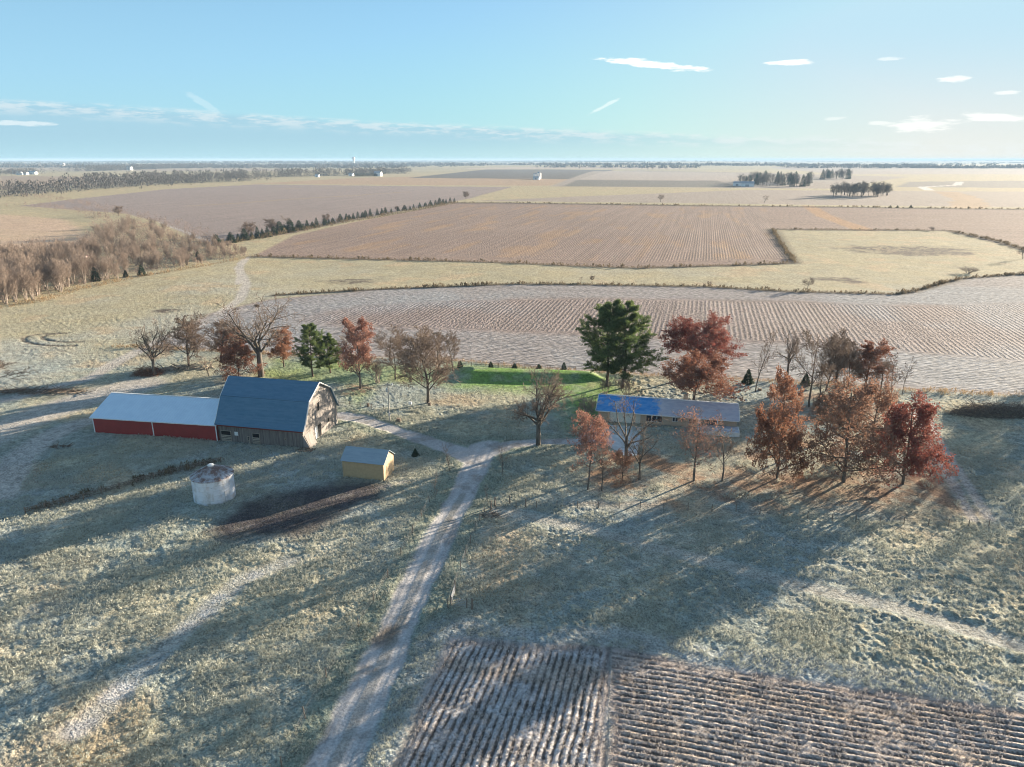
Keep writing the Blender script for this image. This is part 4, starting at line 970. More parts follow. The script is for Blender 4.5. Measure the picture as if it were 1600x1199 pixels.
def build_buildings():
    M = MATS
    white = solid('white_trim', (.78, .78, .76), .6, .15)
    black = solid('painted_opening_shade', (.012, .012, .013), .9, .2)  # near-black colour that stands for the shade inside the barn
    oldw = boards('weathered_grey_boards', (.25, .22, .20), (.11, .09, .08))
    oldpale = boards('peeling_pale_boards', (.34, .31, .285), (.21, .185, .17), dark=.35)
    redm = ribbed('red_metal_siding', (.33, .03, .025), (.27, .024, .02), .25, .5, axis=0)
    blueshin = shingles('blue_grey_shingles', (.06, .15, .235), (.10, .20, .29), .5)
    paler = ribbed('pale_metal_roofing', (.74, .84, .92), (.68, .78, .87), .6, .32, .5, axis=0, amt=.1)
    woodm = solid('raw_boards', (.45, .38, .30), .9, .3, stretch=(1, 1, 6), scale=3)
    # ---- barn
    o, rz, L = frame_from((344, 688), (475, 700)); Wd = 14.2
    g0 = gz(*o)
    e = tag(empty('gambrel_barn', (o[0], o[1], g0), rz), 'old grey gambrel barn with a blue shingle roof and pale peeling gable end', 'barn')
    ze, zb, zr, xb = 3.9, 8.3, 10.8, 2.45
    prof = [(0, -.4), (Wd, -.4), (Wd, ze), (Wd - xb, zb - .06), (Wd / 2, zr - .08), (xb, zb - .06), (0, ze)]
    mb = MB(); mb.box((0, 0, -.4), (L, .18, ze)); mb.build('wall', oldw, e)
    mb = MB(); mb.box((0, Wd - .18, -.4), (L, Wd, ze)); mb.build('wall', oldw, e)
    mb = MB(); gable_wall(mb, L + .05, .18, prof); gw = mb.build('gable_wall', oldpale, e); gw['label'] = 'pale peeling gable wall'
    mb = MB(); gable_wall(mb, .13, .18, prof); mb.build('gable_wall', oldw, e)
    # roof: gambrel skin with thickness and flared eave
    def skin(ys, zs, x0s, x1s, th=.16):
        mb = MB()
        for i in range(len(ys) - 1):
            y0, z0, y1, z1 = ys[i], zs[i], ys[i + 1], zs[i + 1]
            xa, xb_, xc, xd = x0s[i], x0s[i + 1], x1s[i], x1s[i + 1]
            nx = np.array((z0 - z1, y1 - y0)); nx = nx / np.linalg.norm(nx) * th
            if nx[1] < 0: nx = -nx
            a = [(xa, y0, z0), (xc, y0, z0), (xd, y1, z1), (xb_, y1, z1)]
            k = len(mb.v); mb.v += [tuple(p) for p in a] + [(p[0], p[1] + nx[0], p[2] + nx[1]) for p in a]
            mb.f += [tuple(k + q for q in f) for f in ((0, 3, 2, 1), (4, 5, 6, 7), (0, 1, 5, 4), (1, 2, 6, 5), (2, 3, 7, 6), (3, 0, 4, 7))]
        return mb
    ov = .55
    ys = [-.55, .25, xb, Wd / 2]; zs = [ze - .45, ze + .55, zb, zr]
    x0 = [-.35, -.35, -.35, -1.3]; x1 = [L + .45] * 4
    skin(ys, zs, x0, x1).build('roof', blueshin, e)
    ys2 = [Wd + .55, Wd - .25, Wd - xb, Wd / 2]
    skin(ys2, zs, x0, x1).build('roof', blueshin, e)
    # rake trim
    for yy in (ys, ys2):
        for xx, xe in ((x1, .07), (x0, -.07)):
            mb = MB()
            for i in range(3):
                mb.tube((xx[i] + xe, yy[i], zs[i] + .06), (xx[i + 1] + xe, yy[i + 1], zs[i + 1] + .06), .13, .13, 4)
            mb.build('rake_trim', white, e)
    mb = MB(); mb.box((-.3, -.62, ze - .62), (L + .4, -.57, ze - .42)); mb.build('fascia', solid('dull_red_board', (.20, .04, .03), .8), e)
    def shade_panel(nm, x0, x1, z0, z1, y=-.02):
        f = MB().box((x0 - .08, y - .03, z0 - .08), (x1 + .08, y + .01, z1 + .08)).build(nm, woodm, e)
        MB().box((x0, y - .045, z0), (x1, y + .0, z1)).build('shade_panel', black, f); return f  # no hole in the wall: a dark panel carries the interior shade as colour
    for (x0_, x1_) in ((.5, 2.5), (7.2, 8.6)):
        f = shade_panel('stall_door', x0_, x1_, .1, 2.1)
        mb = MB()
        for k in range(4): mb.box((x0_, -.12, .15 + k * .32), (x1_, -.07, .35 + k * .32))
        mb.build('gate_boards', woodm, f)
    MB().box((3.35, -.05, 1.35), (4.1, .0, 2.1)).build('window', white, e)
    shade_panel('window', 6.1, 6.45, .6, 1.3); shade_panel('window', 13.9, 14.15, 1.4, 1.65)
    mb = MB(); mb.tube((6.4, -.1, 1.1), (7.0, -.9, .03), .06, .06, 4); mb.tube((6.8, -1.1, .06), (9.6, -1.5, .06), .07, .07, 4); mb.build('loose_boards', woodm, e)
    def gable_panel(nm, y0, y1, z0, z1):
        f = MB().box((L + .06, y0 - .08, z0 - .08), (L + .09, y1 + .08, z1 + .08)).build(nm, woodm, e)
        MB().box((L + .07, y0, z0), (L + .11, y1, z1)).build('shade_panel', black, f); return f  # dark panel set on the gable, interior shade put into its colour
    gable_panel('window', 6.2, 6.95, 5.3, 6.9); gable_panel('window', 2.2, 2.8, 1.6, 2.5)
    d = gable_panel('door', 5.6, 7.0, .0, 2.5)
    MB().box((L + .08, 4.5, .05), (L + .14, 5.5, 2.5)).build('door_leaf', white, d)
    gable_panel('window', 10.0, 10.6, 1.6, 2.4)
    mb = MB(); mb.extr([(L + .1, -.3, -.2), (L + 1.7, -.3, -.2), (L + .1, -.3, 2.7)], (0, .12, 0)); mb.extr([(L + .1, .0, -.2), (L + 1.5, .1, -.2), (L + .1, .3, 2.5)], (0, 2.6, 0)); mb.build('buttress', oldpale, e)
    # ---- machine shed
    o, rz2, L2 = frame_from((149, 676), (344, 689)); g0 = gz(*o); W2 = 13.4; ze, zr = 3.35, 6.1
    e = tag(empty('machine_shed', (o[0], o[1], g0), rz2), 'long red metal shed with pale blue roof joined to the left end of the barn', 'shed')
    L2 -= .55
    MB().box((0, 0, -.4), (L2, .12, ze)).build('wall', redm, e)
    MB().box((0, W2 - .12, -.4), (L2, W2, ze)).build('wall', redm, e)
    redy = ribbed('red_metal_siding_end', (.23, .022, .018), (.18, .018, .015), .25, .5, axis=1)
    pr = [(.0, -.4), (W2, -.4), (W2, ze), (W2 / 2, zr - .05), (0, ze)]
    mb = MB(); gable_wall(mb, .0, .12, pr); mb.build('gable_wall', redy, e)
    mb = MB(); gable_wall(mb, L2 + .12, .12, pr); mb.build('gable_wall', redy, e)
    skin([-.35, W2 / 2], [ze - .14, zr], [-.45] * 2, [L2 + .4] * 2, .1).build('roof', paler, e)
    skin([W2 + .35, W2 / 2], [ze - .14, zr], [-.45] * 2, [L2 + .4] * 2, .1).build('roof', paler, e)
    mb = MB(); mb.box((-.45, W2 / 2 - .16, zr + .07), (L2 + .4, W2 / 2 + .16, zr + .16)); mb.build('ridge_cap', white, e)
    mb = MB(); mb.box((-.45, -.42, ze - .22), (L2 + .4, -.36, ze - .04)); mb.build('fascia', white, e)
    for xx in (-.14, L2 * .485, L2 - .12):
        MB().box((xx, -.05, -.3), (xx + .2, -.002, ze - .1)).build('corner_trim', white, e)
    # ---- tan shed
    o, rz3, L3 = frame_from((537, 745), (599.5, 751.7)); g0 = gz(*o); W3 = 4.4; ze, zr = 3.15, 4.75
    tanw = solid('tan_boards', (.50, .355, .20), .8, .12, scale=2)
    tanp = solid('tan_boards_worn', (.54, .40, .25), .8, .2, scale=2.5)
    e = tag(empty('garden_shed', (o[0], o[1], g0), rz3), 'small tan wooden shed with a grey blue gable roof beside the driveway', 'shed')
    MB().box((0, 0, -.3), (L3, .1, ze)).build('wall', tanw, e); MB().box((0, W3 - .1, -.3), (L3, W3, ze)).build('wall', tanw, e)
    pr = [(0, -.3), (W3, -.3), (W3, ze), (W3 / 2, zr - .04), (0, ze)]
    mb = MB(); gable_wall(mb, L3 + .1, .1, pr); mb.build('gable_wall', tanp, e)
    mb = MB(); gable_wall(mb, 0, .1, pr); mb.build('gable_wall', tanw, e)
    greyr = shingles('grey_blue_shingles', (.24, .31, .36), (.32, .39, .44), .7, .2)
    skin([-.25, W3 / 2], [ze - .12, zr], [-.3] * 2, [L3 + .35] * 2, .07).build('roof', greyr, e)
    skin([W3 + .25, W3 / 2], [ze - .12, zr], [-.3] * 2, [L3 + .35] * 2, .07).build('roof', greyr, e)
    for xx in (0, L3 - .02): MB().box((xx - .06, -.06, -.2), (xx + .08, -.002, ze - .1)).build('corner_board', tanp, e)
    mb = MB(); mb.box((L3 + .11, 1.2, 0), (L3 + .14, 3.2, 2.3)); mb.box((L3 + .14, 2.17, 0), (L3 + .16, 2.23, 2.3)); mb.build('door', tanp, e)
    # ---- grain bin
    x, y = gp(336, 776); g0 = gz(x, y); rr = 3.15; hw = 4.1
    e = tag(empty('grain_bin', (x, y, g0)), 'white round grain bin with a rusty ribbed cone roof on the grass', 'grain bin')
    m, t, b = new_mat('worn_white_bin')
    co = t.node('ShaderNodeTexCoord').outputs['Object']
    f = t.ramp(t.noise(t.mapv(co, (1, 1, .5)), 1.2, 5, .65), .42, .75); c = t.mixc(f, (.74, .76, .80), (.50, .47, .44))
    f2 = t.ramp(t.noise(t.mapv(co, (.7, .7, 2.5)), .9, 3, .6), .68, .74); c = t.mixc(t.math('MULTIPLY', f2, .8), c, (.10, .10, .11))
    f3 = t.ramp(t.noise(co, .5, 2, .5), .6, .8); c = t.mixc(t.math('MULTIPLY', f3, .5), c, (.58, .38, .26))
    t.link(c, b.inputs['Base Color']); b.inputs['Roughness'].default_value = .6
    pf = [(rr, -.3)]
    for k in range(5):
        z0 = k * hw / 5; 
        for q in range(8): pf.append((rr + .02 * math.cos(q * math.pi), z0 + (q + .5) * hw / 40))
        pf.append((rr + .035, z0 + hw / 5 - .02))
    mb = MB(); mb.lathe(pf, 64); mb.build('wall', m, e, True)
    m, t, b = new_mat('rusty_bin_roof')
    co = t.node('ShaderNodeTexCoord').outputs['Object']
    f = t.ramp(t.noise(co, 1.1, 4, .65), .36, .62); c = t.mixc(f, (.50, .50, .52), (.22, .14, .115))
    t.link(c, b.inputs['Base Color']); b.inputs['Roughness'].default_value = .6; b.inputs['Metallic'].default_value = .3
    mb = MB(); mb.lathe([(rr + .18, hw - .12), (rr + .14, hw), (.45, hw + 1.45)], 64); mb.build('roof', m, e)
    mb = MB()
    for k in range(30):
        a = k * 2 * math.pi / 30; mb.tube(((rr + .14) * math.cos(a), (rr + .14) * math.sin(a), hw + .03), (.47 * math.cos(a), .47 * math.sin(a), hw + 1.49), .035, .03, 4)
    mb.build('roof_ribs', m, e)
    MB().lathe([(.5, hw + 1.42), (.5, hw + 1.62), (.3, hw + 1.75), (0.01, hw + 1.78)], 20).build('cap', white, e)
    mb = MB(); mb.box((-.45, -rr - .09, .2), (.45, -rr - .02, 2.0)); 
    d = mb.build('hatch', solid('hatch_panel', (.62, .63, .65), .6, .2), e); d.rotation_euler[2] = R(60)
    # ---- house
    o, rz4, L4 = frame_from((935, 657), (1150, 674)); g0 = gz(*o) + .05; W4 = 9.6; ze, zr = 2.55, 4.15
    L4 = 27.4
    e = tag(empty('ranch_house', (o[0], o[1], g0), rz4), 'long low brick house with a partly blue roof among the red trees', 'house')
    m, t, b = new_mat('tan_brick')
    br = t.node('ShaderNodeTexBrick'); br.inputs['Scale'].default_value = 3.2
    co = t.mapv(t.node('ShaderNodeTexCoord').outputs['Object'], (1, 1, 1), (R(90), 0, 0)); t.link(co, br.inputs['Vector'])
    br.inputs['Color1'].default_value = (.54, .40, .28, 1); br.inputs['Color2'].default_value = (.46, .33, .22, 1); br.inputs['Mortar'].default_value = (.42, .36, .30, 1)
    t.link(br.outputs[0], b.inputs['Base Color']); b.inputs['Roughness'].default_value = .85; brick = m
    m, t, b = new_mat('part_blue_roof')
    co = t.node('ShaderNodeTexCoord').outputs['Object']; sx = t.node('ShaderNodeSeparateXYZ'); t.link(co, sx.inputs[0])
    edge = t.math('ADD', sx.outputs[0], t.math('MULTIPLY', t.noise(co, .5, 5, .7), 9))
    fb = t.ramp(edge, 17.2, 15.6); st = t.ramp(t.noise(t.mapv(co, (.5, 1, 1)), 1.3, 4, .6), .35, .65)
    tarp = t.mixc(st, (.02, .22, .55), (.10, .32, .62)); sh = t.mixc(st, (.42, .40, .45), (.54, .50, .52))
    fb2 = t.math('MULTIPLY', fb, t.ramp(t.noise(co, .35, 3, .55), .34, .46))
    fb3 = t.math('MAXIMUM', fb2, t.math('MULTIPLY', t.ramp(edge, 9.5, 10.8), fb))
    c = t.mixc(fb3, sh, tarp); t.link(c, b.inputs['Base Color']); b.inputs['Roughness'].default_value = .7; roofm = m
    MB().box((0, 0, -.3), (L4, .15, ze)).build('wall', brick, e); MB().box((0, W4 - .15, -.3), (L4, W4, ze)).build('wall', brick, e)
    pr = [(0, -.3), (W4, -.3), (W4, ze), (W4 / 2, zr - .05), (0, ze)]
    mb = MB(); gable_wall(mb, 0, .15, pr); mb.build('gable_wall', brick, e)
    mb = MB(); gable_wall(mb, L4 + .15, .15, pr); mb.build('gable_wall', brick, e)
    skin([-.6, W4 / 2], [ze - .16, zr], [-.5] * 2, [L4 + .55] * 2, .12).build('roof', roofm, e)
    skin([W4 + .6, W4 / 2], [ze - .16, zr], [-.5] * 2, [L4 + .55] * 2, .12).build('roof', roofm, e)
    MB().box((-.5, W4 / 2 - .22, zr + .09), (L4 + .55, W4 / 2 + .22, zr + .19)).build('ridge_cap', white, e)
    for s_ in ((-.66, -.62), (L4 + .58, L4 + .72)):
        mb = MB()
        x_ = s_[0]; mb.extr([(x_, -.65, ze - .18), (x_, W4 / 2, zr), (x_, W4 / 2, zr + .17), (x_, -.65, ze + .02)], (.12, 0, 0))
        mb.extr([(x_, W4 + .65, ze - .18), (x_, W4 / 2 + .01, zr), (x_, W4 / 2 + .01, zr + .17), (x_, W4 + .65, ze + .02)], (.12, 0, 0))
        mb.build('rake_trim', white, e)
    MB().box((-.5, -.74, ze - .24), (L4 + .5, -.63, ze - .08)).build('gutter', white, e)
    g_ = MB().box((2.3, -.05, 0), (7.0, .0, 2.15)).build('garage_door', solid('cream_door', (.78, .75, .66), .6, .08), e)
    mb = MB()
    for k in range(4): mb.box((2.35, -.075, .06 + k * .52), (6.95, -.052, .5 + k * .52))
    mb.build('door_panels', solid('cream_panels', (.74, .71, .62), .6, .08), g_)
    MB().box((7.6, -.06, 0), (8.6, .0, 2.1)).build('door', solid('cream_entry', (.66, .62, .52), .6, .08), e)
    glass = solid('window_glass', (.03, .035, .05), .12, .3, spec=.6)
    def win(x0, x1, z0, z1):
        f = MB().box((x0, -.05, z0), (x1, .0, z1)).build('window', white, e)
        n = max(2, int((x1 - x0) / .9)); mb = MB(); w = (x1 - x0) / n
        for k in range(n): mb.box((x0 + k * w + .07, -.07, z0 + .08), (x0 + (k + 1) * w - .07, -.052, z1 - .08))
        mb.build('pane', glass, f)
    win(9.7, 13.0, .75, 2.1); win(15.0, 16.1, 1.1, 2.05); win(18.2, 19.8, .9, 2.05)
    # projecting porch bay at the right end with its own low roof
    px0 = 20.2
    dk = MB().box((px0, -3.5, .95), (L4 + .4, -.05, 1.05)).build('deck_floor', solid('deck_sheet', (.55, .55, .60), .6, .25, scale=1.2), e)
    MB().box((px0 - .12, -3.66, .15), (L4 + .55, -3.5, 1.12)).build('deck_fascia', white, e)
    MB().box((px0 - .14, -3.5, -.1), (px0 - .01, -.05, 1.12)).build('deck_side', white, e)
    MB().box((L4 + .42, -3.5, -.1), (L4 + .56, -.05, 1.12)).build('deck_side', white, e)
    for xx in (px0, px0 + 3.6): MB().box((xx - .1, -.75, 1.05), (xx + .1, -.55, ze - .2)).build('porch_post', white, e)
    mb = MB(); mb.box((px0, -3.6, 1.6), (L4 + .5, -3.53, 1.68)); mb.box((px0, -3.6, 1.12), (px0 + .08, -3.53, 1.6)); mb.box((L4 + .42, -3.6, 1.12), (L4 + .5, -3.53, 1.6)); mb.box((23.8, -3.6, 1.12), (23.88, -3.53, 1.6)); mb.build('deck_rail', white, e)
    MB().box((21.5, -.05, .15), (23.8, .0, 2.1)).build('patio_door', glass, e)
    MB().box((8.2, -.9, -.15), (20.1, -.02, .06)).build('foundation_walk', solid('walk_concrete', (.48, .47, .45), .9, .15), e)
    ch = MB().box((17, 5.6, zr - .5), (17.9, 6.4, zr + .9)).build('chimney', brick, e)
    # concrete pad
    pad = W([(925, 662), (1003, 668), (995, 712), (975, 712), (940, 690), (900, 688)])
    mb = MB(); zz = [gz(*p) + .07 for p in pad]
    zt = max(zz) ; mb.extr([(p[0], p[1], zt - .35) for p in pad[::-1]], (0, 0, .35)); pobj = mb.build('pavement', solid('concrete_pad', (.62, .62, .61), .9, .2, scale=.6), None); pobj['kind'] = 'structure'
    # ---- utility pole
    x, y = gp(609, 657); g0 = gz(x, y); hp = ztop(609, 657, 597)
    e = tag(empty('utility_pole', (x, y, g0)), 'pale wooden utility pole with a yard lamp, beside the farm lane', 'pole')
    MB().tube((0, 0, -.3), (0, 0, hp), .15, .11, 10).build('pole', solid('pale_pole_wood', (.50, .46, .40), .85, .25, stretch=(1, 1, .2), scale=6), e)
    mb = MB(); mb.tube((0, 0, hp - .5), (.9, -.1, hp - .15), .03, .03, 6); mb.tube((.9, -.1, hp - .42), (.9, -.1, hp - .1), .2, .1, 10); mb.build('yard_lamp', white, e)
    mb = MB(); mb.tube((-.25, -.12, hp - 1.9), (-.25, -.12, hp - 1.1), .2, .2, 12); mb.build('transformer', solid('transformer_grey', (.55, .57, .58), .5), e)
    mb = MB(); mb.box((-.7, -.06, hp - .55), (.7, .06, hp - .42)); mb.build('crossarm', solid('arm_wood', (.3, .26, .22), .9), e)
    MB().box((-.16, -.24, 1.3), (.16, -.15, 2.0)).build('meter_box', solid('meter_grey', (.5, .52, .54), .5), e)
    # small things around it
    def stump(px, py, r, h, label, nm='tree_stump', cat='stump', m=None):
        x, y = gp(px, py); mb = MB(); n = 10
        mb.tube((0, 0, -.15), (0, 0, h * .4), r * 1.15, r, n, False); mb.tube((0, 0, h * .4), (.03, .02, h), r, r * .92, n)
        o_ = mb.build(nm, m or M['brush']); o_.location = (x, y, gz(x, y)); tag(o_, label, cat); return o_
    stump(623, 658, .5, .8, 'broken pale stump just right of the utility pole')
    stump(671, 632, .35, .7, 'pale stump at the foot of the broad bare tree')
    stump(575, 634, .3, .8, 'short stump in the grass left of the utility pole')
    stump(1187, 611, .45, .5, 'low stump beside the lone slim bare tree')
    x, y = gp(641, 638); e = tag(empty('bird_box', (x, y, gz(x, y))), 'small white box on a post left of the broad bare tree', 'box')
    MB().tube((0, 0, -.1), (0, 0, 1.1), .06, .06, 6).build('post', woodm, e); MB().box((-.3, -.25, 1.1), (.3, .25, 1.7)).build('box_body', white, e)
    # picnic table behind pines
    x, y = gp(972, 597); e = tag(empty('picnic_table', (x, y, gz(x, y)), .2), 'pale picnic table on the grass behind the tall pines', 'table')
    MB().box((-1.4, -.4, .72), (1.4, .4, .78)).build('table_top', woodm, e)
    for s_ in (-1, 1): MB().box((-1.4, s_ * .75 - .13, .42), (1.4, s_ * .75 + .13, .47)).build('bench', woodm, e)
    for q in (-1, 1):
        mb = MB(); mb.tube((q, -.8, 0), (q, .3, .72), .05, .05, 4); mb.tube((q, .8, 0), (q, -.3, .72), .05, .05, 4); mb.build('leg', woodm, e)

def sticks(name, px, py, n, rx, ry, h, mats, label, cat, seed, ln=(1, 3), th=(.02, .07), flat=.5, mid=None):
    g = np.random.default_rng(seed); x, y = gp(px, py); mb = MB()
    for k in range(n):
        a = g.uniform(0, 6.283); q = math.sqrt(g.uniform(0, 1)); cx, cy = rx * q * math.cos(a), ry * q * math.sin(a)
        z = g.uniform(0, 1) * h * (1 - q * q * .85)
        d = unit(g.normal(size=3) * np.array((1, 1, flat))); L = g.uniform(*ln); t = g.uniform(*th)
        p = np.array((cx, cy, z)); e_ = p + d * L
        if e_[2] < .03: e_[2] = .03
        mb.tube(p, e_, t, t * .6, 4 if t > .05 else 3, t > .05)
    o = mb.build(name, mats); o.location = (x, y, gz(x, y)); tag(o, label, cat); return o

def build_clutter():
    M = MATS
    pale = solid('pale_logs', (.52, .44, .34), .9, .4, scale=1.5)
    redb = solid('reddish_brush', (.22, .11, .07), .95, .4, scale=1.5)
    sticks('brush_pile', 232, 583, 900, 3.6, 2.4, 2.2, redb, 'reddish brown brush pile behind the left end of the red shed', 'brush pile', 3, (.8, 2.2), (.015, .04), .4)
    sticks('log_pile', 280, 574, 110, 4.2, 2.0, 1.1, pale, 'pale split log pile between the brush pile and the bare tree', 'log pile', 4, (1, 3), (.06, .16), .2)
    sticks('log_pile', 322, 574, 26, 1.8, 1.2, .8, pale, 'small heap of white logs by the low bare shrub', 'log pile', 5, (.6, 1.5), (.1, .2), .3)
    sticks('brush_pile', 1558, 648, 2600, 10.5, 3.0, 2.6, M['brush'], 'long dark brush pile at the right edge below the crop field', 'brush pile', 6, (.8, 2.6), (.015, .045), .5)
    sticks('brush_pile', 1528, 640, 60, 3.5, 2, 2.4, pale, 'bleached branches lying on top of the long brush pile', 'branches', 7, (.7, 2), (.04, .10), .5)
    sticks('brush_pile', 60, 612, 420, 12, 1.6, 1.0, M['brush'], 'low line of old branches at the left edge beside the track', 'brush pile', 8, (1, 4), (.02, .06), .2)
    sticks('scrap_heap', 94, 699, 40, 1.8, .9, .5, M['brush'], 'small dark scrap heap in the grass left of the red shed', 'scrap', 9, (.5, 1.6), (.03, .08), .3)
    sticks('brush_pile', 768, 806, 60, 1.6, .9, .7, M['brush'], 'twiggy brush heap beside the gateway of the side path', 'brush pile', 10, (.6, 1.8), (.02, .05), .5)
    sticks('board_stack', 68, 800, 6, 1.2, .5, .2, pale, 'few bleached boards leaning by the old fence left of the bin', 'boards', 12, (1.6, 3), (.05, .07), .25)
    sticks('rubble_heap', 478, 703, 40, 1.7, .8, .4, M['brush'], 'rubble and boards at the front corner of the barn', 'rubble', 13, (.3, 1.0), (.08, .16), .2)
    # fences
    post = solid('fence_post_wood', (.24, .19, .15), .95, .3, stretch=(1, 1, .3)); wire = solid('fence_wire', (.22, .20, .18), .6, .2)
    def fence(name, line_px, step, hp, label, wires=(.4, .75, 1.05), r=.07, jit=.04, seed=1, rail=None):
        g = np.random.default_rng(seed); ln = W(line_px); P = []
        for (x1, y1), (x2, y2) in zip(ln[:-1], ln[1:]):
            L = math.hypot(x2 - x1, y2 - y1); n = max(1, round(L / step))
            P += [(x1 + (x2 - x1) * i / n, y1 + (y2 - y1) * i / n) for i in range(n)]
        P.append(ln[-1]); P = P[:100]
        o0 = P[0]; e = tag(empty(name, (o0[0], o0[1], 0)), label, 'fence'); tops = []
        mbw = MB()
        for i, (x, y) in enumerate(P):
            z = gz(x, y); dx, dy = g.normal(0, jit, 2); hh = hp * g.uniform(.9, 1.1)
            mb = MB(); mb.tube((0, 0, -.2), (dx, dy, hh), r, r * .85, 6); q = mb.build('post', post, e); q.location = (x - o0[0], y - o0[1], z)
            tops.append((x - o0[0], y - o0[1], z))
        for a, b in zip(tops[:-1], tops[1:]):
            for w in wires: mbw.tube((a[0], a[1], a[2] + w * hp / 1.15), (b[0], b[1], b[2] + w * hp / 1.15), rail or .012, rail or .012, 3, False)
        mbw.build('rails' if rail else 'wire', post if rail else wire, e); return e
    fence('wire_fence', [(775, 795), (870, 793), (1000, 797), (1150, 800), (1300, 814), (1450, 822), (1545, 822)], 3.4, 1.2, 'wire fence on dark posts along the lower edge of the house yard')
    fence('wire_fence', [(1545, 822), (1500, 740), (1440, 640)][0:0] or [(440, 1199), (510, 1060), (560, 980), (606, 905), (645, 835), (672, 786)], 6, 1.3, 'sparse leaning wire fence along the left side of the driveway', seed=2, jit=.1)
    fence('board_fence', [(40, 802), (130, 780), (240, 748), (345, 722)], 2.6, 1.1, 'old dark board fence left of the grain bin', wires=(.35, .7, 1.0), rail=.065, r=.11, seed=3)
    fence('wire_fence', [(700, 950), (720, 890), (742, 830), (757, 800)], 4, 1.2, 'short wire fence right of the driveway below the gateway', seed=4)
    fence('wire_fence', [(530, 630), (580, 637), (600, 640)], 2.5, 1.1, 'short low fence in the grass right of the barn gable', seed=5, wires=(.5, 1.0), rail=.03)
    fence('rail_fence', [(716, 571), (800, 574), (900, 578)], 3.5, 1.2, 'pale rail fence behind the bright lawn bank', seed=6, wires=(.6, 1.05), rail=.045)
    # gate panels near the driveway
    white = solid('white_gate_paint', (.42, .42, .42), .6, .2)
    def gate(p0, p1, label, hgt=1.1):
        a = gp(*p0); b = gp(*p1); L = math.hypot(b[0] - a[0], b[1] - a[1]); rz = math.atan2(b[1] - a[1], b[0] - a[0])
        e = tag(empty('farm_gate', (a[0], a[1], gz(*a)), rz), label, 'gate'); mb = MB()
        for k in range(5): mb.tube((0, 0, .2 + k * hgt / 5), (L, 0, .2 + k * hgt / 5), .025, .025, 4)
        mb.build('gate_bars', white, e); mb = MB()
        for x in (0, L / 2, L): mb.tube((x, 0, .1), (x, 0, hgt + .1), .03, .03, 4)
        mb.build('gate_uprights', white, e)
        for x in (-.12, L + .12): MB().tube((x, 0, -.2), (x, 0, 1.35), .08, .07, 6).build('post', post, e)
    gate((705, 944), (711, 925), 'pale open farm gate leaf standing away from the field corner')
    gate((706, 946), (728, 950), 'pale closed farm gate leaf at the field corner')
    for i, (px, py, lb) in enumerate(((767, 796, 'thick dark gatepost beside the small brush heap'), (773, 790, 'second dark gatepost right of the brush heap'), (796, 788, 'thin post right of the gateway'), (821, 793, 'thin leaning post farther right of the gateway'), (737, 952, 'dark corner post right of the pale gate'))):
        x, y = gp(px, py); o = MB().tube((0, 0, -.2), (.05, .03, 1.5), .13, .11, 8).build('gate_post', post); o.location = (x, y, gz(x, y)); tag(o, lb, 'post')
    # nest in the big tree
    x, y = gp(408, 588)
    g = np.random.default_rng(3); mb = MB()
    for k in range(160):
        p = g.normal(0, .28, 3) * (1, 1, .55); d = unit(g.normal(size=3) * (1, 1, .3)) * .4; mb.tube(p - d, p + d, .02, .015, 3, False)
    n = mb.build('bird_nest', M['brush']); n.location = (x + .9, y, ztop(408, 588, 478)); tag(n, 'dark leaf nest high in the largest bare tree', 'nest')
    # ---- far buildings
    white = solid('far_white_paint', (.85, .84, .82), .6, .1); greyr = solid('far_grey_roof', (.4, .4, .42), .7, .2)
    def farm(px, py, w, d, h, label, rz=-.25, nm='farm_building'):
        x, y = gp(px, py); e = tag(empty(nm, (x, y, gz(x, y)), rz), label, 'building')
        MB().box((-w / 2, -d / 2, -1), (w / 2, d / 2, h)).build('wall', white, e)
        mb = MB(); mb.extr([(-w / 2 - .4, -d / 2 - .4, h), (-w / 2 - .4, d / 2 + .4, h), (-w / 2 - .4, 0, h + d * .3)], (w + .8, 0, 0)); mb.build('roof', greyr, e)
        mb = MB(); mb.box((-w * .2, -d / 2 - .1, 0), (w * .1, -d / 2 - .02, h * .7)); mb.build('door', greyr, e)
    farm(25, 272, 20, 14, 9, 'white farm building far left, leftmost of the four')
    farm(31, 274, 16, 12, 8, 'white farm building far left, second of the four')
    farm(41, 274, 14, 10, 7, 'small white farm building far left, third of the four')
    farm(52, 273, 30, 14, 7, 'long white farm building far left, last of the four')
    farm(591, 276.5, 22, 16, 10, 'bright white farmhouse at the end of the far dark tree row')
    farm(549, 276, 14, 10, 6, 'small pale building left of the bright white farmhouse')
    farm(203, 266, 24, 18, 14, 'pale farm building in front of the distant wood at left')
    farm(97, 259.5, 40, 25, 16, 'tiny white building on the far left skyline fields')
    farm(496, 278, 12, 8, 6, 'tiny pale shed against the far dark wood')
    farm(1168, 291.5, 24, 14, 6, 'low pale building at the left end of the long dark grove')
    farm(1152, 290.5, 16, 10, 6, 'small pale building just outside the long dark grove')
    farm(838, 281.5, 16, 10, 5, 'low white building between the distant silver bins')
    for px, lb, r, h in ((836, 'left one of the two distant white grain bins', 5, 13), (842, 'right and taller one of the two distant white grain bins', 6, 16)):
        x, y = gp(px, 281); e = tag(empty('grain_bin', (x, y, gz(x, y))), lb, 'grain bin')
        MB().lathe([(r, -1), (r, h)], 24).build('wall', white, e, True); MB().lathe([(r + .3, h), (.4, h + r * .5)], 24).build('roof', greyr, e, True)
    for k in range(14):
        tree('far_evergreen', 'spruce', k % 5, 0, 0, 0, 0, 'evergreen in the short far row beside the bright white farmhouse', 'tree', 'evergreens beside the far farmhouse', hgt=11, pos=gp(556 + k * 2.4, 276.6), wm=7)
    x, y = gp(553, 258); s = pxm(553, 258); zt = ztop(553, 258, 245.5); r = 2.2 * s
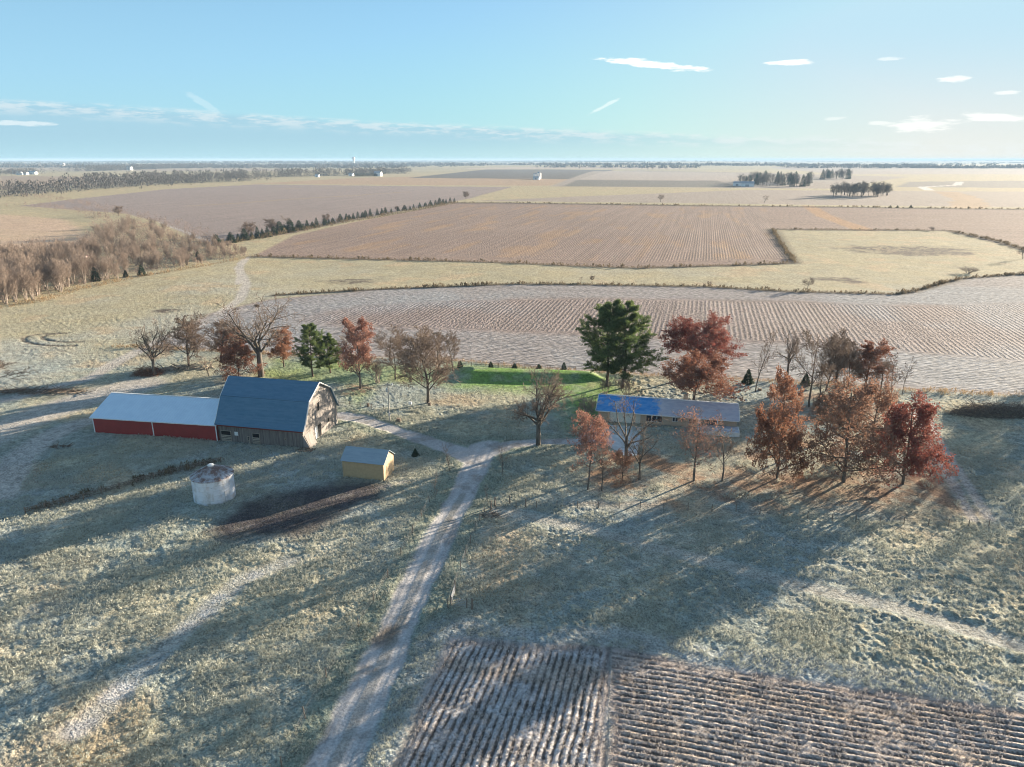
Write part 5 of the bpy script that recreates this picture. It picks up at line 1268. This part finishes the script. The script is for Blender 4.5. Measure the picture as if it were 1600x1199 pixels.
    e = tag(empty('water_tower', (x, y, gz(x, y))), 'tall white tower on the left skyline', 'tower')
    MB().lathe([(r * .55, -2), (r * .5, zt * .62), (r * .9, zt * .72)], 20).build('shaft', white, e, True)
    MB().lathe([(r * .9, zt * .72), (r, zt * .78), (r, zt * .93), (r * .5, zt * .99), (.1, zt)], 20).build('tank', white, e, True)

# ------------------------------------------------------------------ light, air, camera
SUN_AZ, SUN_EL = R(52), R(9.0)
def build_light():
    sc = bpy.context.scene
    d = bpy.data.lights.new('sun', 'SUN'); d.energy = 5.0; d.angle = R(.5); d.color = (1, .86, .67)
    o = bpy.data.objects.new('sun', d); C.objects.link(o)
    v = np.array((math.sin(SUN_AZ) * math.cos(SUN_EL), math.cos(SUN_AZ) * math.cos(SUN_EL), math.sin(SUN_EL)))
    from mathutils import Vector
    o.rotation_euler = Vector(v).to_track_quat('Z', 'Y').to_euler(); o.location = (100, 100, 80)
    w = bpy.data.worlds.new('World'); sc.world = w; w.use_nodes = True
    t = NT(w); bg = t.n['Background']
    sky = t.node('ShaderNodeTexSky', sky_type='NISHITA', sun_disc=False, sun_elevation=SUN_EL, sun_rotation=SUN_AZ, altitude=200, air_density=1.0, dust_density=.05, ozone_density=3)
    co = t.node('ShaderNodeTexCoord').outputs['Generated']
    sx = t.node('ShaderNodeSeparateXYZ'); t.link(co, sx.inputs[0])
    az = t.math('ARCTAN2', sx.outputs[0], sx.outputs[1]); el = t.math('ARCSINE', sx.outputs[2])
    def ae(px, py):
        u = (px - 800) / F; v = (py - 599.5) / F
        x, y, z = u, CS - v * SN, -(SN + v * CS); return math.atan2(x, y), math.atan2(z, math.hypot(x, y))
    cv = t.node('ShaderNodeCombineXYZ'); t.link(az, cv.inputs[0]); t.link(el, cv.inputs[1])
    nz = t.noise(t.mapv(cv.outputs[0], (30, 150, 1)), 1, 5, .65); nz2 = t.noise(t.mapv(cv.outputs[0], (7, 60, 1)), 1, 5, .6)
    total = None
    for (px, py, wx, wy, tilt, amt) in ((1020, 101, 82, 6, .12, 1), (1236, 98, 34, 4, .02, .9), (1393, 92, 16, 2.5, 0, .4), (1491, 124, 22, 4, 0, .65), (1442, 194, 46, 10, 0, .5), (1552, 183, 38, 6, .1, .5), (1575, 145, 18, 3, 0, .5), (1375, 192, 18, 3, 0, .4), (1305, 185, 16, 3, 0, .3), (30, 193, 40, 4, 0, .4), (315, 160, 26, 6, .6, .15), (945, 166, 30, 3, -.5, .35)):
        a0, e0 = ae(px, py); s = 1 / F
        da = t.math('SUBTRACT', az, a0); de = t.math('SUBTRACT', el, e0)
        de = t.math('ADD', de, t.math('MULTIPLY', da, tilt))
        q = t.math('ADD', t.math('POWER', t.math('DIVIDE', da, wx * s), 2), t.math('POWER', t.math('ABSOLUTE', t.math('DIVIDE', de, wy * s)), 2))
        k = t.math('ADD', t.math('SUBTRACT', 1, q), t.math('MULTIPLY', t.math('SUBTRACT', nz, .5), 3.6))
        k = t.math('MULTIPLY', t.ramp(k, .0, .8), t.math('MULTIPLY', t.ramp(q, 2.2, .9), amt))
        total = k if total is None else t.math('MAXIMUM', total, k)
    # thin band of high cloud whose upper edge runs down to the right
    a0, e0 = ae(0, 155); a1, e1 = ae(1500, 224); sl = (e1 - e0) / (a1 - a0)
    top = t.math('ADD', t.math('MULTIPLY', t.math('SUBTRACT', az, a0), sl), e0)
    dd = t.math('SUBTRACT', top, t.math('ADD', el, t.math('MULTIPLY', t.math('SUBTRACT', nz2, .5), .012)))
    band = t.math('MULTIPLY', t.math('MULTIPLY', t.ramp(dd, -.003, .006), t.ramp(dd, .30, .06)), t.math('MULTIPLY', t.ramp(el, -.004, .03), t.ramp(az, .62, -.1)))
    edge = t.math('MULTIPLY', t.ramp(dd, -.005, .002), t.ramp(dd, .02, .004)); edge = t.math('MULTIPLY', edge, t.ramp(nz, .42, .62))
    # thin veil of high haze over the clear sky
    base = t.mixc(1.0, sky.outputs[0], (0.706, 0.907, 1.042), 'MULTIPLY')
    vl = t.ramp(el, .42, -.02); vcol = t.mixc(t.ramp(az, -.2, .75), (2.436, 4.200, 5.376), (4.5, 4.9, 4.7))
    base = t.mixc(t.math('MULTIPLY_ADD', vl, .5, .25), base, vcol)
    base = t.mixc(1.0, base, t.mixc(t.ramp(el, -.02, .16), (4.7, 4.75, 4.4), (2.9, 4.2, 4.9)), 'DARKEN')
    c = t.mixc(t.math('MULTIPLY', band, .6), base, (2.100, 3.276, 4.032))
    c = t.mixc(t.math('MULTIPLY', edge, .5), c, (4.704, 4.956, 4.956))
    c = t.mixc(t.math('MULTIPLY', total, .9), c, (6.720, 6.552, 6.216))
    t.link(c, bg.inputs[0]); bg.inputs[1].default_value = .050
    # air
    mb = MB(); mb.box((-60000, -60000, -45), (60000, 60000, 62)); m = bpy.data.materials.new('haze_air'); m.use_nodes = True
    nt = NT(m); nt.n.clear(); out = nt.node('ShaderNodeOutputMaterial'); pv = nt.node('ShaderNodeVolumePrincipled')
    pv.inputs['Color'].default_value = (.42, .61, .82, 1); pv.inputs['Density'].default_value = 7.5e-5; pv.inputs['Anisotropy'].default_value = 0
    nt.link(pv.outputs[0], out.inputs['Volume'])
    hz = mb.build('haze', m); tag(hz, 'pale haze over the far fields', 'haze', None, 'stuff')
    cam = bpy.data.cameras.new('camera'); cam.sensor_width = 36; cam.lens = 36 * F / 1600; cam.clip_end = 200000; cam.clip_start = .5
    co_ = bpy.data.objects.new('camera', cam); C.objects.link(co_); co_.location = (0, 0, H); co_.rotation_euler = (R(90) - TH, 0, 0); sc.camera = co_
    sc.view_settings.view_transform = 'Standard'; sc.view_settings.look = 'None'; sc.view_settings.exposure = 1.93; sc.view_settings.gamma = 1
    sc.cycles.filter_width = 1.05; sc.cycles.max_bounces = 6; sc.cycles.diffuse_bounces = 3; sc.cycles.transparent_max_bounces = 6; sc.cycles.volume_bounces = 0

import time
t0 = time.time()
def stamp(s): print('BUILD', s, round(time.time() - t0, 1), flush=True)
setup_mats()
build_ground(); stamp('ground')
build_buildings(); stamp('buildings')
build_trees(); stamp('trees')
farm_trees(); stamp('far trees')
build_stuff(); stamp('stuff')
build_clutter(); stamp('clutter')
build_light(); stamp('light')
